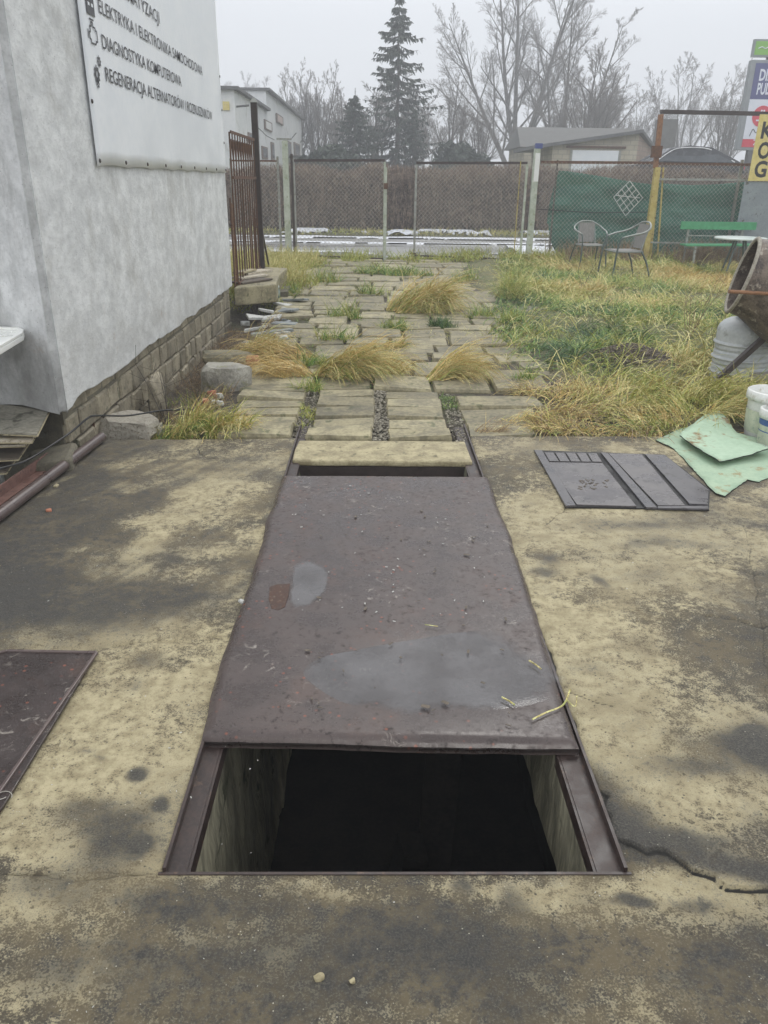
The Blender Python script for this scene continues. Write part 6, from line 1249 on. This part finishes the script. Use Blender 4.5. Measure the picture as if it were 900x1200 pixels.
# ================================================================ TREES
def tree_geo(rg, h, spread, levels, upr=.55, trunk_r=.2, fork=.18, nb=(9, 8, 7), tw=.012, stems=1, droop=0., fan=.12):
    """skeleton by levels; returns trunk (V,F) and crown (V,F)"""
    def paths(S, D, L, K, wob, curve):
        N = len(S); P = [S]; d = D/np.linalg.norm(D, axis=1)[:, None]
        for k in range(K-1):
            d = d+rg.normal(0, wob, (N, 3))+np.array([0, 0, curve]); d /= np.linalg.norm(d, axis=1)[:, None]; P.append(P[-1]+d*(L/(K-1))[:, None])
        return np.stack(P, 1)
    geo_t = []; geo_c = []
    S = np.zeros((stems, 3)); S[:, :2] = rg.normal(0, .12*(stems > 1), (stems, 2)); D = np.stack([np.linspace(-1, 1, stems)*fan*1.5+rg.normal(0, .06, stems) if stems > 1 else rg.normal(0, .05, 1), rg.normal(0, fan, stems), np.ones(stems)], -1)
    L = np.full(stems, h*.97)*rg.uniform(.85, 1, stems)*(1-.28*np.abs(np.linspace(-1, 1, stems))**2 if stems > 1 else 1); P = paths(S, D, L, 9, .05, .02); R = np.linspace(trunk_r, trunk_r*.12, 9)[None]*np.ones((stems, 1)); geo_t.append(tubes(P, R, 8))
    prev, pr, pl = P, R, L
    for lv in range(levels):
        N, K, _ = prev.shape; n = nb[lv]; idx = np.repeat(np.arange(N), n); M_ = len(idx)
        t_ = (fork if lv == 0 else .15)+(1-(fork if lv == 0 else .15))*((np.tile(np.arange(n), N)+rg.random(M_))/n)**.85; t_ = np.clip(t_, 0, .985)*(K-1); i0 = t_.astype(int); fr = (t_-i0)[:, None]
        i1 = np.minimum(i0+1, K-1); S = prev[idx, i0]*(1-fr)+prev[idx, i1]*fr; pd = prev[idx, i1]-prev[idx, i0]; pd /= np.linalg.norm(pd, axis=1)[:, None]+1e-9
        rn = rg.normal(0, 1, (M_, 3)); rn -= (rn*pd).sum(1)[:, None]*pd; rn /= np.linalg.norm(rn, axis=1)[:, None]
        if lv == 0: rn[:, 2] *= .3
        an = rg.uniform(.3, .8, M_) if lv else rg.uniform(.4, 1.1, M_); D = pd*np.cos(an)[:, None]+rn*np.sin(an)[:, None]
        rel = 1-t_/(K-1); base = spread if lv == 0 else pl[idx]*(.52, .52, .58, .6)[lv]; Ln = base*(rel*.75+.3 if lv == 0 else rel*.6+.45)*rg.uniform(.65, 1.15, M_)
        K2 = 6 if lv == 0 else (5 if lv == 1 else (4 if lv < levels-1 else 3)); P = paths(S, D, Ln, K2, .085, (upr*.18 if lv == 0 else upr*.06)-droop); r0 = np.maximum(pr[idx, np.minimum(i0, K-1)]*(.5 if lv == 0 else .42), tw); R = r0[:, None]*np.linspace(1, .3, K2)[None]; R = np.maximum(R, tw*.6)
        (geo_t if lv == 0 else geo_c).append(tubes(P, R, 5 if lv == 0 else 3)); prev, pr, pl = P, R, Ln
    return join(geo_t), join(geo_c)
def bare_tree(loc, label, seed, group=None, **k):
    rg = np.random.default_rng(seed); (tv, tf), (cv, cf) = tree_geo(rg, **k); t = thing('bare_tree', label, 'tree', loc, 0, group)
    for nm, v, f, m_ in (('trunk', tv, tf, 'bark'), ('crown', cv, cf, 'twig')): npmesh(nm, v+np.array(loc), f, M[m_], t)
    return t
def gtop(px, py, y): return gy(px, py, y)
def place(px, y): q = gy(px, 200, y); return (q[0], y, 1.3)
T1 = bare_tree(place(603, 78), 'tallest bare tree with several forking stems above the road', 1, h=22, spread=7.6, levels=4, trunk_r=.27, nb=(13, 10, 8, 6), tw=.0085, stems=5, fork=.16, fan=.24)
T2 = bare_tree(place(660, 74), 'bare tree with a leaning forked trunk right of the tallest one', 2, h=15, spread=6.2, levels=4, trunk_r=.2, nb=(10, 9, 8, 6), tw=.0085, stems=4, fork=.2, fan=.32)
T3 = bare_tree(place(797, 84), 'round crowned bare tree between the garage and the billboard', 3, h=12.6, spread=5.4, levels=4, trunk_r=.13, nb=(9, 9, 8, 5), tw=.0085, stems=7, fork=.12, upr=1., fan=.36)
T4 = bare_tree(place(373, 66), 'dense bare bushy tree beside the white building', 4, h=8.2, spread=4.2, levels=4, trunk_r=.12, nb=(9, 7, 6, 5), tw=.007, stems=6, fork=.1, upr=1.2)
T5 = bare_tree(place(402, 64), 'lower bare thicket tree left of the big spruce', 5, h=6.8, spread=3.8, levels=4, trunk_r=.12, nb=(9, 7, 6, 5), tw=.007, stems=5, fork=.1)
T6 = bare_tree(place(530, 62), 'arching bare tree between the spruce and the tallest tree', 6, h=7.4, spread=4.6, levels=4, trunk_r=.15, nb=(10, 8, 7, 5), tw=.007, stems=3, fork=.1)
for k, (src, px_, y_, s_, r_, lab) in enumerate(((T4, 347, 66, .95, 1., 'bare thicket nearest the far corner of the white building'), (T5, 435, 53, .95, 2., 'bare shrub tree behind the small dark conifer'), (T5, 562, 56, .8, 3.3, 'low bare shrub left of the foot of the tallest tree'), (T4, 700, 62, .95, 4., 'bare tree rising behind the grey roof'), (T4, 845, 66, .95, 5., 'bare tree behind the billboard foot'), (T6, 690, 58, 1.15, .9, 'bare tree with wide fan of branches over the garage'), (T3, 745, 80, .7, .4, 'smaller round bare tree left of the round crowned one'), (T1, 283, 142, .8, 1.1, 'faint tall tree dissolving in the fog over the white building'), (T2, 325, 145, .85, 2.1, 'second faint tree in the fog over the white building'), (T2, 500, 110, .8, 3.9, 'faint tree in the fog right of the spruce'), (T6, 480, 56, .8, 4.1, 'bare shrub tree at the foot of the big spruce'), (T5, 640, 60, .9, .7, 'bare thicket behind the left end of the grey roof'))):
    c_ = copy_tree(src); q = gy(px_, 200, y_); c_.location = (q[0], y_, 1.25); c_.rotation_euler = (0, 0, r_); c_.scale = (s_,)*3; c_['label'] = lab
def conifer(loc, h, r, label, seed, dens=1., start=.12):
    rg = np.random.default_rng(seed); t = thing('spruce_tree', label, 'tree', loc); loc = np.array(loc)
    MB().tube([loc+(0, 0, z*h)+(rg.normal(0, .02), 0, 0) for z in np.linspace(0, 1, 8)], np.linspace(.017*h, .01, 8), 8).build('trunk', M['bark'], t)
    nb = int(15*h*dens); z = start+(1-start)*(np.arange(nb)/nb)**.95; prof = np.interp(z, [start, .22, .4, .6, .8, .93, 1], [.75, .95, 1., .78, .46, .2, .04]); a_ = rg.uniform(0, 6.28, nb)
    z = np.round(z*26)/26+rg.normal(0, .006, nb); ln = r*prof*rg.uniform(.55, 1.1, nb); K = 7; tt = np.linspace(0, 1, K)[None]
    dr = ln[:, None]*tt; dz = -.32*ln[:, None]*tt+.24*ln[:, None]*tt**2.6; P = np.stack([np.cos(a_)[:, None]*dr, np.sin(a_)[:, None]*dr, (z*h)[:, None]+dz+.08*ln[:, None]], -1)+loc
    b1 = tubes(P, np.broadcast_to(np.linspace(.035, .01, K), (nb, K))*(h/12), 3); V, F = b1; npmesh('branches', V, F, M['bark'], t)
    # hanging needle sprays
    m = nb*42; idx = rg.integers(0, nb, m); u_ = rg.uniform(.12, 1, m)*(K-1); i0 = np.minimum(u_.astype(int), K-2); fr = (u_-i0)[:, None]; S = P[idx, i0]*(1-fr)+P[idx, i0+1]*fr
    tang = P[idx, i0+1]-P[idx, i0]; tang /= np.linalg.norm(tang, axis=1)[:, None]; side = np.stack([-tang[:, 1], tang[:, 0], np.zeros(m)], -1)*rg.choice([-1, 1], m)[:, None]
    L = (.12+.22*rg.random(m))*(h/12)**.5*1.5*(1-.4*u_/(K-1)); D = tang*.5+side*rg.uniform(.1, .9, (m, 1))+np.array([0, 0, -1])*rg.uniform(.2, 1.3, (m, 1)); D /= np.linalg.norm(D, axis=1)[:, None]
    P2 = S[:, None]+D[:, None]*L[:, None, None]*np.linspace(0, 1, 3)[None, :, None]; P2[:, 2, 2] -= .05*L
    Sd = np.cross(D, rg.normal(0, 1, (m, 3))); Sd /= np.linalg.norm(Sd, axis=1)[:, None]; V, F = ribbons(P2, Sd, np.broadcast_to(np.array([.035, .045, .01]), (m, 3))*(h/12)**.5*rg.uniform(.6, 1.3, (m, 1))); npmesh('needle_sprays', V, F, M['needle'], t); return t
q = gy(463, 0, 50); conifer((gy(465, 195, 50)[0], 50, 1.2), q[2]-1.2, 2.75, 'tall dark spruce with layered drooping branches behind the gates', 1, 1.15, .13)
q = gy(413, 112, 50); conifer((gy(415, 190, 47)[0], 47, 1.2), gy(413, 112, 47)[2]-1.2, 1.7, 'small dense dark conifer left of the tall spruce', 2, 2.6, .02)
conifer((gy(484, 190, 48)[0], 48, 1.2), gy(484, 128, 48)[2]-1.2, 1.0, 'slender young spruce just right of the tall spruce', 3, 1.2, .2)
def bush(px, py_top, y, r, label, seed):
    rg = np.random.default_rng(seed); q = gy(px, py_top, y); n = 9000; d = rg.normal(0, 1, (n, 3)); d /= np.linalg.norm(d, axis=1)[:, None]; rr = rg.random(n)**.4*(.8+.5*fbm(d[:, 0]*2+5, d[:, 2]*2+d[:, 1], 1, 3, seed)); h_ = q[2]-1.3
    c_ = np.stack([q[0]+d[:, 0]*rr*r, y+d[:, 1]*rr*r*.6, 1.3+np.abs(d[:, 2])*rr*h_], -1); e = rg.normal(0, .07, (n, 2, 3)); V = np.stack([c_+e[:, 0], c_+e[:, 1], c_-e[:, 0], c_-e[:, 1]], 1).reshape(-1, 3)
    t = thing('evergreen_bush', label, 'bush', (q[0], y, 1.3)); npmesh('foliage', V, np.arange(n*4).reshape(-1, 4), M['needle'], t); MB().tube([(q[0], y, 1.2), (q[0], y, 1.3+h_*.7)], .06, 6).build('stem', M['bark'], t)
bush(540, 172, 46, 1.9, 'dark low evergreen bush below the tallest tree', 1); bush(640, 176, 50, 1.5, 'dark evergreen bush left of the block garage', 2); bush(385, 178, 42, 2.0, 'dull green bush behind the left gate leaf', 3)
# ================================================================ HAZE
hz = MB().box((0, 60, 11.6), (236, 180, 28.8)); hzm = bpy.data.materials.new('haze_air'); hzm.use_nodes = True; n = hzm.node_tree; n.nodes.remove(n.nodes['Principled BSDF'])
pvn = n.nodes.new('ShaderNodeVolumePrincipled'); pvn.inputs['Color'].default_value = (.93, .95, .98, 1); pvn.inputs['Density'].default_value = .0066; pvn.inputs['Anisotropy'].default_value = .1
n.links.new(pvn.outputs[0], n.nodes['Material Output'].inputs['Volume']); ho = hz.build('haze', hzm); meta(ho, kind='stuff')
tri = sum(sum(len(p.vertices)-2 for p in []) for _ in ()); print('objects', len(bpy.data.objects), 'polys', sum(len(m.polygons) for m in bpy.data.meshes))
